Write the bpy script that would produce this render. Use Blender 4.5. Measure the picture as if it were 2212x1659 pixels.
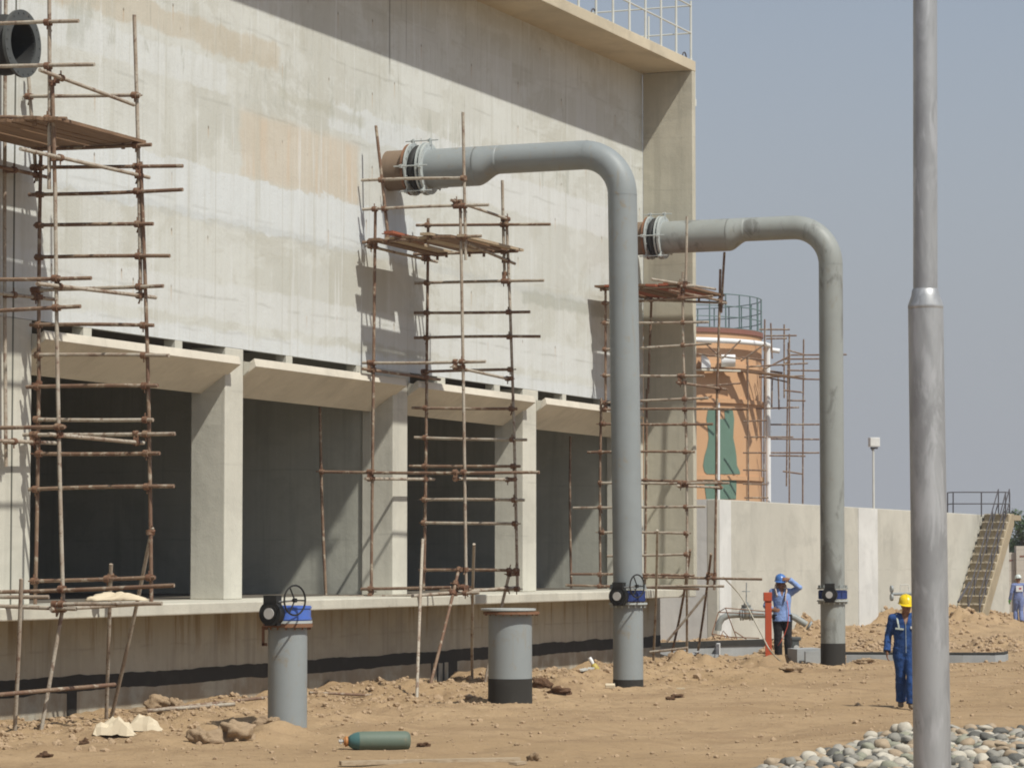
import bpy, bmesh, math, random
import numpy as np
from mathutils import Vector, Matrix, noise as mnoise
R = math.radians
random.seed(7)
for o in list(bpy.data.objects): bpy.data.objects.remove(o)
sc = bpy.context.scene
C = sc.collection

# ------------------------------------------------------------------ camera
F = 6500.0; CX, CY = 1106.0, 829.5; HZ = 1208.0; CAMZ = 2.23
TP = math.atan((HZ-CY)/F); cp, sp = math.cos(TP), math.sin(TP)
cam = bpy.data.cameras.new('camera'); co = bpy.data.objects.new('camera', cam); C.objects.link(co)
co.location = (0, 0, CAMZ); co.rotation_euler = (math.pi/2+TP, 0, 0)
cam.sensor_width = 36; cam.lens = 36*F/2212; cam.clip_start = .5; cam.clip_end = 6000
sc.camera = co
# ------------------------------------------------------------------ sky and sun
A = math.atan((3771-CX)*cp/F)
D = (math.sin(A), math.cos(A)); N = (math.cos(A), -math.sin(A))   # along the wall, out of the wall
SU, SV, SZ = .45, -1.0, -1.51
sund = Vector((SU*D[0]+SV*N[0], SU*D[1]+SV*N[1], SZ)).normalized()
elev = math.asin(-sund.z); to = -sund
world = bpy.data.worlds.new('World'); sc.world = world; world.use_nodes = True
nt = world.node_tree; bg = nt.nodes['Background']
sky = nt.nodes.new('ShaderNodeTexSky'); sky.sky_type = 'NISHITA'; sky.sun_disc = False
sky.sun_elevation = elev; sky.sun_rotation = math.atan2(to.x, to.y)
sky.air_density = 1.0; sky.dust_density = 1.2; sky.ozone_density = 2.0; sky.altitude = 0
hs = nt.nodes.new('ShaderNodeHueSaturation'); hs.inputs['Saturation'].default_value = .6
tint = nt.nodes.new('ShaderNodeMix'); tint.data_type = 'RGBA'; tint.blend_type = 'MULTIPLY'
tint.inputs[0].default_value = 1.0; tint.inputs[7].default_value = (.94, .985, 1.03, 1)
# dust haze: the sky pales and greys towards the horizon
wtc = nt.nodes.new('ShaderNodeTexCoord'); wsx = nt.nodes.new('ShaderNodeSeparateXYZ'); wmr = nt.nodes.new('ShaderNodeMapRange')
wmr.interpolation_type = 'SMOOTHSTEP'; wmr.inputs[1].default_value = .0; wmr.inputs[2].default_value = .32; wmr.inputs[3].default_value = 1; wmr.inputs[4].default_value = 0
hz = nt.nodes.new('ShaderNodeMix'); hz.data_type = 'RGBA'; hz.inputs[7].default_value = (3.80, 3.99, 4.36, 1)
nt.links.new(wtc.outputs['Generated'], wsx.inputs[0]); nt.links.new(wsx.outputs[2], wmr.inputs[0]); nt.links.new(wmr.outputs[0], hz.inputs[0])
nt.links.new(sky.outputs[0], hs.inputs['Color']); nt.links.new(hs.outputs[0], tint.inputs[6])
nt.links.new(tint.outputs[2], hz.inputs[6]); nt.links.new(hz.outputs[2], bg.inputs[0]); bg.inputs[1].default_value = .078
sl = bpy.data.lights.new('sun', 'SUN'); so = bpy.data.objects.new('sun', sl); C.objects.link(so)
sl.energy = 3.85; sl.angle = R(.9); sl.color = (1, .965, .875)
so.rotation_euler = sund.to_track_quat('-Z', 'Y').to_euler(); so.location = (20, -20, 40)
sc.view_settings.view_transform = 'Standard'; sc.view_settings.look = 'None'
sc.view_settings.exposure = .30; sc.view_settings.gamma = 1
sc.render.engine = 'CYCLES'; sc.cycles.pixel_filter_type = 'BLACKMAN_HARRIS'; sc.cycles.filter_width = 1.9; sc.cycles.max_bounces = 6; sc.cycles.diffuse_bounces = 4

# ------------------------------------------------------------------ geometry of the picture -> place
def ray(px, py):
    x = (px-CX)/F; y = -(py-CY)/F
    return (x, cp-y*sp, sp+y*cp)
def atY(px, py, Y):
    r = ray(px, py); t = Y/r[1]; return Vector((r[0]*t, Y, CAMZ+r[2]*t))
def atZ(px, py, z):
    r = ray(px, py); t = (z-CAMZ)/r[2]; return Vector((r[0]*t, r[1]*t, z))
_P1 = atZ(1357, 1480, 0); _r = ray(840, 375); _k = _r[0]/_r[1]
_s = (_P1[0]-_k*_P1[1])/(N[0]-_k*N[1])
W0 = (_P1[0]-_s*N[0], _P1[1]-_s*N[1])
def toL(p):
    dx, dy = p[0]-W0[0], p[1]-W0[1]
    return Vector((dx*D[0]+dy*D[1], dx*N[0]+dy*N[1], p[2]))
def L(px, py, u=None, v=None, z=None):
    r = ray(px, py)
    if z is not None: return toL(atZ(px, py, z))
    if v is not None: t = (v+W0[0]*N[0]+W0[1]*N[1])/(r[0]*N[0]+r[1]*N[1])
    else: t = (u+W0[0]*D[0]+W0[1]*D[1])/(r[0]*D[0]+r[1]*D[1])
    return toL((r[0]*t, r[1]*t, CAMZ+r[2]*t))
def w(u, v=None, z=None):
    if v is None: u, v, z = u
    return Vector((W0[0]+u*D[0]+v*N[0], W0[1]+u*D[1]+v*N[1], z))
ROT = math.atan2(D[1], D[0])     # local x = u, local y = -v

# ------------------------------------------------------------------ noise for terrain
def _h(ix, iy, s):
    n = (ix.astype(np.int64)*374761393+iy.astype(np.int64)*668265263+s*1442695041) & 0xffffffff
    n = ((n ^ (n >> 13))*1274126177) & 0xffffffff
    return ((n ^ (n >> 16)) & 0xffff)/65535.0
def vn(x, y, s=0):
    x = np.asarray(x, float); y = np.asarray(y, float)
    ix, iy = np.floor(x), np.floor(y); fx, fy = x-ix, y-iy
    fx = fx*fx*(3-2*fx); fy = fy*fy*(3-2*fy)
    a = _h(ix, iy, s); b = _h(ix+1, iy, s); c = _h(ix, iy+1, s); d = _h(ix+1, iy+1, s)
    return (a*(1-fx)+b*fx)*(1-fy)+(c*(1-fx)+d*fx)*fy-.5
def fbm(x, y, o=4, s=0):
    r = 0; a = 1
    for i in range(o): r = r+a*vn(x, y, s+i); x = x*2.03+5.1; y = y*2.03+1.7; a *= .5
    return r
MOUNDS = []   # (x, y, height, rx, ry)
def md(px, py, Y, h, rx, ry):
    p = atY(px, py, Y); MOUNDS.append((p.x, Y, h, rx, ry))
md(1480, 1340, 74, .22, 1.6, 1.2); md(1740, 1330, 88, .55, .7, 2.0); md(1560, 1340, 78, .25, 1.0, 2.0)
md(1930, 1320, 95, .50, 1.3, 2.5); md(2010, 1325, 97, .34, 1.0, 2.5); md(2070, 1320, 103, .55, 1.5, 2.5)
md(2125, 1310, 108, .40, .9, 2.0); md(1870, 1380, 76, .22, .45, .8); md(1910, 1380, 77, .14, .35, .8); md(2030, 1378, 77, .16, .4, .7)
md(2160, 1385, 75, .28, .75, .9); md(1690, 1375, 73, .12, .5, .6); md(1800, 1345, 90, .35, 1.6, 2.0)
md(585, 1590, 39.3, .20, .42, .5); md(560, 1590, 38.6, .12, .7, .5)
md(1520, 1430, 62.5, .16, 1.3, .7); md(1640, 1435, 62.5, .08, 1.0, .6); md(1440, 1430, 60, .10, .8, .7)
md(1250, 1480, 52.8, .12, 1.2, .8); md(1190, 1500, 50, .08, 1.0, .6); md(430, 1530, 43, .10, .9, .4)
md(1330, 1500, 52.2, .06, .5, .4)
def G(x, y):
    x = np.asarray(x, float); y = np.asarray(y, float)
    dx = x-W0[0]; dy = y-W0[1]
    u = dx*D[0]+dy*D[1]; v = dx*N[0]+dy*N[1]
    z = .05*fbm(x/3.1, y/3.1, 3, 11)
    rough = np.clip(1.15-np.abs(v-2.2)/4.8, .16, 1)*(.55+1.1*np.clip(fbm(x/2.3, y/2.3, 2, 77)+.4, 0, 1))
    far = np.clip((y-60)/25, 0, 1)
    rough = np.maximum(rough, far*.8)
    rough = rough*np.clip((v+.5)/.5+.4, .4, 1)
    near = np.clip((90-y)/10, 0, 1)
    n1 = fbm(x/.9, y/.9, 4, 3)
    z = z+rough*(.21*n1)
    n2 = vn(x/.21, y/.21, 21); n3 = vn(x/.11, y/.11, 31)
    z = z+near*rough*.10*np.maximum(n2, -.08)+near*rough*.05*n3
    z = z+.03*np.clip(1-np.abs(v-9)/6, 0, 1)*near*np.maximum(vn(x/.33, y/.33, 91), 0)
    rut = np.exp(-((v-9.0+.4*np.sin(u/5))/.35)**2)+np.exp(-((v-10.9+.4*np.sin(u/5))/.35)**2)
    z = z-.05*rut*near*(.7+.6*n1)
    for (mx, my, h, rx, ry) in MOUNDS:
        q = ((x-mx)/rx)**2+((y-my)/ry)**2
        z = z+h*np.exp(-q)*(1+.8*n1+.35*n2+.2*n3)
    # keep soil low at the wall base, as in the photograph
    return z-.04
def gz(x, y): return float(G(np.array([x]), np.array([y]))[0])
def onG(px, py, dz=0.0):
    z = 0.
    for i in range(12):
        p = atZ(px, py, z); z = .5*z+.5*gz(p.x, p.y)
    p = atZ(px, py, z); return Vector((p.x, p.y, gz(p.x, p.y)+dz))

# ------------------------------------------------------------------ object helpers
def put(name, me, mats, parent=None, smooth=False):
    o = bpy.data.objects.new(name, me); C.objects.link(o)
    for m in (mats if isinstance(mats, (list, tuple)) else [mats]): me.materials.append(m)
    if parent is not None: o.parent = parent
    if smooth: me.polygons.foreach_set('use_smooth', [True]*len(me.polygons))
    return o
def tag(o, label=None, cat=None, group=None, kind=None):
    if label: o['label'] = label
    if cat: o['category'] = cat
    if group: o['group'] = group
    if kind: o['kind'] = kind
    return o
MATS = {}
def empty(name, loc, label, cat, group=None, rz=0.0):
    o = bpy.data.objects.new(name, None); C.objects.link(o)
    o.location = loc; o.rotation_euler = (0, 0, rz); o.empty_display_size = .2
    MATS[o.name] = (Matrix.Translation(Vector(loc)) @ Matrix.Rotation(rz, 4, 'Z')).inverted()
    return tag(o, label, cat, group)
def inv_of(p):
    while p is not None:
        if p.name in MATS: return MATS[p.name]
        p = p.parent
    return None
class MB:
    def __init__(s): s.v = []; s.f = []; s.m = []; s.mi = 0
    def add(s, vs, fs):
        b = len(s.v); s.v += [tuple(x) for x in vs]; s.f += [tuple(i+b for i in f) for f in fs]; s.m += [s.mi]*len(fs); return s
    def hexa(s, p):   # 8 corners bottom 4 then top 4
        return s.add(p, [(3, 2, 1, 0), (4, 5, 6, 7), (0, 1, 5, 4), (1, 2, 6, 5), (2, 3, 7, 6), (3, 0, 4, 7)])
    def boxL(s, u0, u1, v0, v1, z0, z1):
        q = [(u0, v0), (u1, v0), (u1, v1), (u0, v1)]
        return s.hexa([w(a, b, z0) for a, b in q]+[w(a, b, z1) for a, b in q])
    def box(s, c, sx, sy, sz, M=None):
        c = Vector(c); M = M or Matrix.Identity(3)
        q = [(-1, -1), (1, -1), (1, 1), (-1, 1)]
        return s.hexa([c+M @ Vector((a*sx/2, b*sy/2, k*sz/2)) for k in (-1, 1) for a, b in q])
    def prismL(s, prof, u0, u1):      # profile of (v, z) swept along u
        n = len(prof)
        vs = [w(u0, a, b) for a, b in prof]+[w(u1, a, b) for a, b in prof]
        return s.add(vs, [tuple(range(n)), tuple(range(2*n-1, n-1, -1))]+[(i, i+n, (i+1) % n+n, (i+1) % n) for i in range(n)])
    def sweep(s, pts, rad, seg=12, cap=True, ell=None, ref=None, fix=None):
        pts = [Vector(p) for p in pts]; n = len(pts)
        if not isinstance(rad, (list, tuple)): rad = [rad]*n
        T = []
        for i in range(n):
            a = pts[max(i-1, 0)]; b = pts[min(i+1, n-1)]
            t = (b-a) if fix is None else Vector(fix); T.append(t.normalized() if t.length > 1e-9 else (T[-1] if T else Vector((0, 0, 1))))
        r0 = Vector(ref) if ref is not None else (Vector((0, 0, 1)) if abs(T[0].z) < .9 else Vector((1, 0, 0)))
        X = (r0-T[0]*r0.dot(T[0])).normalized(); vs = []
        for i in range(n):
            X = (X-T[i]*X.dot(T[i])).normalized(); Y = T[i].cross(X)
            rr = rad[i]; ra, rb = rr if isinstance(rr, (list, tuple)) else (rr, rr)
            for k in range(seg):
                a = 2*math.pi*k/seg; vs.append(pts[i]+X*(ra*math.cos(a))+Y*(rb*math.sin(a)))
        fs = []
        for i in range(n-1):
            for k in range(seg):
                k2 = (k+1) % seg; fs.append((i*seg+k, i*seg+k2, (i+1)*seg+k2, (i+1)*seg+k))
        if cap: fs.append(tuple(range(seg-1, -1, -1))); fs.append(tuple((n-1)*seg+k for k in range(seg)))
        return s.add(vs, fs)
    def tube(s, a, b, r, seg=8, hollow=False): return s.sweep([a, b], r, seg)
    def ring(s, c, ax, r0, r1, th, seg=32):   # annular plate, centred at c along ax
        ax = Vector(ax).normalized(); t = Vector((0, 0, 1)) if abs(ax.z) < .9 else Vector((1, 0, 0))
        X = (t-ax*t.dot(ax)).normalized(); Y = ax.cross(X); vs = []
        for (r, h) in ((r0, -.5), (r1, -.5), (r1, .5), (r0, .5)):
            for k in range(seg):
                a = 2*math.pi*k/seg; vs.append(Vector(c)+X*r*math.cos(a)+Y*r*math.sin(a)+ax*h*th)
        fs = []
        for j in range(4):
            for k in range(seg):
                k2 = (k+1) % seg; j2 = (j+1) % 4; fs.append((j*seg+k, j*seg+k2, j2*seg+k2, j2*seg+k))
        return s.add(vs, fs)
    def disc(s, c, ax, r, th, seg=28):
        ax = Vector(ax).normalized(); return s.sweep([Vector(c)-ax*th/2, Vector(c)+ax*th/2], r, seg)
    def torus(s, c, ax, Rr, r, seg=28, sub=8):
        ax = Vector(ax).normalized(); t = Vector((0, 0, 1)) if abs(ax.z) < .9 else Vector((1, 0, 0))
        X = (t-ax*t.dot(ax)).normalized(); Y = ax.cross(X); vs = []; fs = []
        for i in range(seg):
            a = 2*math.pi*i/seg; d = X*math.cos(a)+Y*math.sin(a)
            for k in range(sub):
                b = 2*math.pi*k/sub; vs.append(Vector(c)+d*(Rr+r*math.cos(b))+ax*r*math.sin(b))
        for i in range(seg):
            for k in range(sub):
                i2 = (i+1) % seg; k2 = (k+1) % sub; fs.append((i*sub+k, i2*sub+k, i2*sub+k2, i*sub+k2))
        return s.add(vs, fs)
    def ball(s, c, rx, ry=None, rz=None, seg=12, rings=8, M=None):
        ry = ry or rx; rz = rz or rx; c = Vector(c); M = M or Matrix.Identity(3)
        vs = [c+M @ Vector((0, 0, -rz))]; fs = []
        for i in range(1, rings):
            ph = -math.pi/2+math.pi*i/rings
            for k in range(seg):
                a = 2*math.pi*k/seg
                vs.append(c+M @ Vector((rx*math.cos(ph)*math.cos(a), ry*math.cos(ph)*math.sin(a), rz*math.sin(ph))))
        vs.append(c+M @ Vector((0, 0, rz)))
        for k in range(seg):
            k2 = (k+1) % seg; fs.append((0, 1+k2, 1+k)); t = 1+(rings-2)*seg; fs.append((t+k, t+k2, len(vs)-1))
            for i in range(rings-2): fs.append((1+i*seg+k, 1+i*seg+k2, 1+(i+1)*seg+k2, 1+(i+1)*seg+k))
        return s.add(vs, fs)
    def build(s, name, mats, parent=None, smooth=False, auto=None, bevel=0):
        inv = inv_of(parent)
        vs = [tuple(inv @ Vector(v)) for v in s.v] if inv is not None else s.v
        me = bpy.data.meshes.new(name); me.from_pydata(vs, [], s.f)
        bm = bmesh.new(); bm.from_mesh(me); bmesh.ops.recalc_face_normals(bm, faces=bm.faces); bm.to_mesh(me); bm.free()
        me.polygons.foreach_set('material_index', s.m)
        o = put(name, me, mats, parent, smooth)
        if auto:
            me.polygons.foreach_set('use_smooth', [True]*len(me.polygons))
            me.set_sharp_from_angle(angle=R(auto))
        if bevel:
            b = o.modifiers.new('bevel', 'BEVEL'); b.width = bevel; b.segments = 2; b.limit_method = 'ANGLE'; b.angle_limit = R(50)
        return o

# ------------------------------------------------------------------ materials
class X:      # tiny expression wrapper over shader math nodes
    def __init__(s, t, sk): s.t = t; s.s = sk
    def _op(s, op, *o):
        n = s.t.nodes.new('ShaderNodeMath'); n.operation = op
        for i, a in enumerate((s,)+o):
            if isinstance(a, X): s.t.links.new(a.s, n.inputs[i])
            else: n.inputs[i].default_value = a
        return X(s.t, n.outputs[0])
    def __add__(s, o): return s._op('ADD', o)
    def __sub__(s, o): return s._op('SUBTRACT', o)
    def __mul__(s, o): return s._op('MULTIPLY', o)
    def abs(s): return s._op('ABSOLUTE')
    def fract(s): return s._op('FRACT')
    def max(s, o): return s._op('MAXIMUM', o)
    def min(s, o): return s._op('MINIMUM', o)
    def ss(s, a, b):
        n = s.t.nodes.new('ShaderNodeMapRange'); n.interpolation_type = 'SMOOTHSTEP'
        s.t.links.new(s.s, n.inputs[0])
        if a > b: n.inputs[1].default_value = b; n.inputs[2].default_value = a; n.inputs[3].default_value = 1; n.inputs[4].default_value = 0
        else: n.inputs[1].default_value = a; n.inputs[2].default_value = b
        return X(s.t, n.outputs[0])
class MT:
    def __init__(s, name, col, rough=.85, metal=0.0, spec=.3):
        s.m = bpy.data.materials.new(name); s.m.use_nodes = True; s.t = s.m.node_tree
        s.b = s.t.nodes['Principled BSDF']; s.b.inputs['Roughness'].default_value = rough
        s.b.inputs['Metallic'].default_value = metal; s.b.inputs['Specular IOR Level'].default_value = spec
        s.tc = s.t.nodes.new('ShaderNodeTexCoord'); s.rgb = s.t.nodes.new('ShaderNodeRGB'); s.rgb.outputs[0].default_value = (*col, 1)
        s.c = s.rgb.outputs[0]; s.t.links.new(s.c, s.b.inputs['Base Color'])
        sx = s.t.nodes.new('ShaderNodeSeparateXYZ'); s.t.links.new(s.tc.outputs['Object'], sx.inputs[0])
        s.x, s.y, s.z = (X(s.t, sx.outputs[i]) for i in range(3))
    def noise(s, scale, detail=5, rough=.55, dist=0, off=0, rnd=False):
        mp = s.t.nodes.new('ShaderNodeMapping'); s.t.links.new(s.tc.outputs['Object'], mp.inputs[0])
        if not isinstance(scale, (tuple, list)): scale = (scale,)*3
        mp.inputs['Scale'].default_value = scale; mp.inputs['Location'].default_value = (off, off*1.7, off*.3)
        if rnd:
            oi = s.t.nodes.new('ShaderNodeObjectInfo'); vm = s.t.nodes.new('ShaderNodeVectorMath'); vm.operation = 'SCALE'
            vm.inputs[0].default_value = (37, 51, 23); s.t.links.new(oi.outputs['Random'], vm.inputs['Scale']); s.t.links.new(vm.outputs[0], mp.inputs['Location'])
        n = s.t.nodes.new('ShaderNodeTexNoise'); n.inputs['Scale'].default_value = 1; n.inputs['Detail'].default_value = detail
        n.inputs['Roughness'].default_value = rough; n.inputs['Distortion'].default_value = dist
        s.t.links.new(mp.outputs[0], n.inputs['Vector']); return X(s.t, n.outputs['Fac'])
    def mix(s, fac, col, amt=1.0):
        m = s.t.nodes.new('ShaderNodeMix'); m.data_type = 'RGBA'
        if isinstance(fac, X): s.t.links.new((fac*amt).s, m.inputs[0])
        else: m.inputs[0].default_value = fac*amt
        s.t.links.new(s.c, m.inputs[6]); m.inputs[7].default_value = (*col, 1)
        s.c = m.outputs[2]; s.t.links.new(s.c, s.b.inputs['Base Color']); return s
    def rnd(s, col, amt=1.0):
        oi = s.t.nodes.new('ShaderNodeObjectInfo'); return s.mix(X(s.t, oi.outputs['Random']), col, amt)
    def bump(s, h, strength=.3, dist=.02):
        n = s.t.nodes.new('ShaderNodeBump'); n.inputs['Strength'].default_value = strength; n.inputs['Distance'].default_value = dist
        s.t.links.new(h.s, n.inputs['Height']); s.t.links.new(n.outputs[0], s.b.inputs['Normal']); return s

def concrete(name, c, streak=.5, rust=0, grain=.25, lifts=()):
    m = MT(name, c, .9, spec=.2)
    d = tuple(k*.72 for k in c); l = tuple(min(k*1.22, .8) for k in c)
    m.mix(m.noise(.45, 4, .6, .6).ss(.42, .62), l, .5)
    m.mix(m.noise((1.1, 1.1, .5), 5, .65, .3, 3).ss(.5, .72), d, .45)
    m.mix(m.noise((5, 5, .22), 4, .6, 0, 7).ss(.5, .72), d, streak)
    m.mix(m.noise((14, 14, .5), 3, .5, 0, 2).ss(.5, .75), l, streak*.5)
    m.mix(m.noise((.35, .35, .9), 6, .7, .5, 17).ss(.5, .6), d, .25)
    wob = m.noise(.8, 3, .5, 0, 5)
    for z0 in lifts:
        m.mix((m.z+wob*.12-.06-z0).abs().ss(.03, .004)*m.noise(1.7, 3, .5, 0, z0).ss(.38, .6), d, .4)
    m.mix(m.noise(9, 5, .6).ss(.55, .75), d, .25)
    m.mix(m.noise(2.3, 2, .5, 0, 9).ss(.7, .74), (.12, .11, .1), .0)
    m.bump(m.noise(28, 4, .6)+m.noise(5, 3)*2, grain, .012)
    return m

# main wall
UDRIP = L(843, 100, v=0)[0]
mw = MT('cast_concrete_wall', (.515, .505, .455), .92, spec=.15)
def panel(mt, du, dz, off, lo, hi, amt):      # formwork panels: each a touch lighter or darker, with crisp joints
    fu = (mt.x*(1/du)+off); fz = (mt.z*(1/dz)+off*.37)
    cb = mt.t.nodes.new('ShaderNodeCombineXYZ'); a = fu._op('FLOOR'); b = fz._op('FLOOR'); mt.t.links.new(a.s, cb.inputs[0]); mt.t.links.new(b.s, cb.inputs[1])
    wn = mt.t.nodes.new('ShaderNodeTexWhiteNoise'); wn.noise_dimensions = '3D'; mt.t.links.new(cb.outputs[0], wn.inputs[0]); r = X(mt.t, wn.outputs[0])
    mt.mix(r.ss(.55, 1.0), hi, amt); mt.mix(r.ss(.45, .0), lo, amt); return r
panel(mw, 1.22, 1.55, .08, (.42, .40, .34), (.58, .575, .55), .42)
panel(mw, 2.9, 2.1, .63, (.43, .42, .37), (.57, .57, .545), .3)
wob = mw.noise(1.6, 5, .65, .3, 1); wob2 = mw.noise((.5, .5, .9), 4, .6, .5, 8)
mw.mix(mw.noise((.30, .3, .75), 8, .72, .5, 2).ss(.47, .55), (.575, .57, .53), .75)
mw.mix(mw.noise((.55, .5, .8), 8, .72, .4, 14).ss(.53, .62), (.45, .43, .37), .5)
def band(z0, z1, col, amt, u0=-40, u1=40, e=.05, wa=.5, wb=wob):
    zz = mw.z+wb*wa-wa*.5; uu = mw.x+wob2*.8-.4
    f = zz.ss(z0-e, z0+e)*zz.ss(z1+e, z1-e)
    if u0 > -39: f = f*uu.ss(u0-.12, u0+.12)
    if u1 < 39: f = f*uu.ss(u1+.12, u1-.12)
    mw.mix(f, col, amt)
wob4 = mw.noise((1.2, 1.2, 2.4), 8, .75, .5, 19)
band(10.55, 11.0, (.47, .40, .30), .6, -16, -4.5)
band(9.9, 10.4, (.60, .605, .59), .7, -16, -6.5, .03, .4, wob4)
band(9.85, 10.35, (.60, .605, .595), .7, -2.5, 6, .03, .5, wob4)
mw.mix(mw.noise((2.2, 2.2, .5), 7, .75, .4, 51).ss(.52, .62)*mw.z.ss(9.8, 10.1)*mw.z.ss(11.0, 10.5), (.37, .37, .32), .55)
band(8.62, 9.72, (.53, .455, .36), .7, -6.0, -1.3, .10, .25, wob4)
mw.mix(mw.noise((3.4, 3.4, .25), 5, .65, .2, 41).ss(.50, .66)*.6*(mw.z.ss(8.5, 8.8)*mw.z.ss(9.8, 9.5)*mw.x.ss(-6, -5.6)*mw.x.ss(-.8, -1.4)), (.56, .40, .26), .6)
band(7.75, 8.62, (.60, .612, .61), .85, -40, 1.5, .02, .55, wob4)
band(7.70, 7.85, (.42, .43, .42), .35, -40, 40, .04, .3)
band(6.15, 6.75, (.60, .60, .585), .6, -40, 40, .04, .3)
band(5.5, 5.98, (.60, .605, .60), .8, -40, 40, .05, .35)
band(9.3, 10.0, (.62, .62, .61), .6, 1.5, 12, .04, .3)
band(7.5, 7.75, (.33, .33, .28), .55, 6.5, 11.5, .05, .3)
band(10.1, 10.3, (.38, .36, .28), .4, -4.5, -1, .06, .5)
wob3 = mw.noise(.7, 3, .5, 0, 5)
for z0, am in ((6.5, .3), (7.95, .18), (9.72, .22), (11.1, .25), (12.3, .15), (5.95, .2)):
    mw.mix(((mw.x*(1/1.22)+.08).fract()-.5).abs().ss(.016, .004)*mw.noise((.6, .6, .3), 3, .5, 0, 61).ss(.48, .6), (.38, .36, .30), .10)
    mw.mix((mw.z+wob3*.2-.1-z0).abs().ss(.04, .004)*mw.noise(1.1, 3, .5, 0, z0).ss(.42, .6), (.25, .24, .2), am)
mw.mix(mw.noise((2.6, 2.6, .13), 5, .65, .1, 4).ss(.52, .74), (.42, .40, .33), .45)
mw.mix(mw.noise((11, 11, .3), 4, .6, .1, 4).ss(.52, .76), (.42, .40, .34), .45)
mw.mix(mw.noise((7, 7, .35), 3, .6, .1, 24).ss(.56, .74), (.66, .66, .65), .45)
mw.mix(mw.noise((16, 16, 1.2), 3, .6, 0, 31).ss(.6, .74)*mw.z.ss(9.3, 10.6), (.30, .28, .23), .45)
mw.mix(mw.noise(11, 5, .65).ss(.55, .75), (.40, .39, .35), .3)
# tie holes: staggered grid of small dark dots with faint rust below
for (du, dz, ou, oz, nz) in ((1.22, .9, .3, .2, 3), (1.83, 1.35, .9, .55, 13)):
    fu = ((mw.x*(1/du)+ou).fract()-.5)*du; fz = ((mw.z*(1/dz)+oz).fract()-.5)*dz
    on = mw.noise(.9, 1, .5, 0, nz).ss(.56, .60)
    mw.mix((fu.abs()).ss(.03, .012)*fz.ss(-.42, -.04)*fz.ss(.02, -.02)*on, (.42, .27, .14), .38)
    mw.mix((fu*fu+fz*fz*.5)._op('SQRT').ss(.026, .014)*on, (.12, .09, .06), .7)
mw.mix((mw.x-UDRIP+wob3*.05).abs().ss(.05, .012)*mw.z.ss(10.9, 11.6), (.13, .12, .10), .6)
mw.mix((mw.x-UDRIP-.75+wob3*.05).abs().ss(.04, .01)*mw.z.ss(11.2, 12.0), (.22, .2, .17), .4)
mw.bump(mw.noise(22, 5, .6)+mw.noise((6, 6, 1), 3)*1.5+mw.noise(1.3, 3)*3, .3, .02)
_mm = mw.t.nodes.new('ShaderNodeMix'); _mm.data_type = 'RGBA'; _mm.blend_type = 'MULTIPLY'; _mm.inputs[0].default_value = 1
_mm.inputs[7].default_value = (.97, 1.0, 1.015, 1); mw.t.links.new(mw.c, _mm.inputs[6]); mw.t.links.new(_mm.outputs[2], mw.b.inputs['Base Color'])
M_WALL = mw.m
M_CONC = concrete('concrete_pillar', (.50, .485, .42), .35, lifts=(2.7, 3.8, 5.0)).m
M_FIN = concrete('concrete_fin', (.45, .425, .345), .5, lifts=(2.9, 4.6, 6.4, 7.6, 8.9, 10.6, 11.8)).m
M_SOF = concrete('concrete_soffit', (.50, .44, .33), .15).m
cn = concrete('concrete_canopy', (.55, .51, .43), .12)
cn.mix((((cn.x*1.0+cn.y*.35)*(1/.9)).fract()-.5).abs().ss(.485, .497)*cn.noise(1.3, 3).ss(.4, .6), (.33, .29, .23), .35); M_CANO = cn.m
M_INT = concrete('concrete_partition', (.40, .40, .35), .5, lifts=(2.6, 3.9)).m
M_DARKI = concrete('shade_toned_interior_concrete', (.12, .105, .085), .3).m  # bay shade put into the colour: concrete darkened so the interior stays dim
M_LEDGE = concrete('concrete_ledge', (.48, .46, .39), .3).m
m = concrete('concrete_base_wall', (.38, .355, .29), .7, lifts=(.9,))
m.mix(m.z.ss(.75, .1)*m.noise(2.2, 5, .6).ss(.3, .6), (.24, .185, .125), .75)
m.mix(m.noise((4, 4, .35), 5, .65, 0, 12).ss(.5, .64)*m.z.ss(.55, 1.3), (.215, .16, .085), .75); M_BASE = m.m
M_BASIN = concrete('concrete_basin_wall', (.455, .44, .385), .0, lifts=(1.9,)).m
M_BASIN2 = concrete('plastered_panel', (.58, .58, .56), .15).m
M_PIT = concrete('grey_pit_wall', (.30, .31, .31), .3).m
m = MT('bitumen', (.032, .030, .026), .9); m.mix(m.noise(3, 4).ss(.5, .7), (.05, .047, .042), .6); M_BIT = m.m
m = MT('joint_sealant', (.12, .12, .10), .9); M_JOINT = m.m
def paint(name, c, dirt, rough=.5, amt=.5, spec=.3):
    m = MT(name, c, rough, spec=spec)
    m.mix(m.noise(1.1, 4, .6).ss(.4, .7), tuple(k*.8 for k in c), .5)
    m.mix(m.noise(3.5, 5, .7, .4, 5).ss(.56, .72), dirt, amt)
    m.mix(m.noise((9, 9, 1.2), 4, .6, 0, 3).ss(.58, .75), dirt, amt*.6)
    m.bump(m.noise(30, 3), .06, .01); return m
M_PIPE = paint('grey_pipe_paint', (.245, .268, .272), (.25, .21, .15), .5, .7).m
m = paint('weathered_grey_pipe_paint', (.27, .285, .27), (.22, .20, .15), .5, .5)
m.mix(m.noise((2.2, 2.2, .8), 6, .7, .8, 9).ss(.52, .66), (.12, .12, .11), .7); M_PIPE2 = m.m
M_WHITEP = paint('pale_steel_plate', (.40, .43, .42), (.30, .24, .18), .5, .3).m
M_RUSTN = paint('dusty_rusty_nozzle', (.185, .135, .095), (.10, .062, .04), .9, .7, .2).m
M_RUSTP = paint('rusty_steel', (.20, .105, .06), (.09, .045, .03), .85, .7, .2).m
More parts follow.
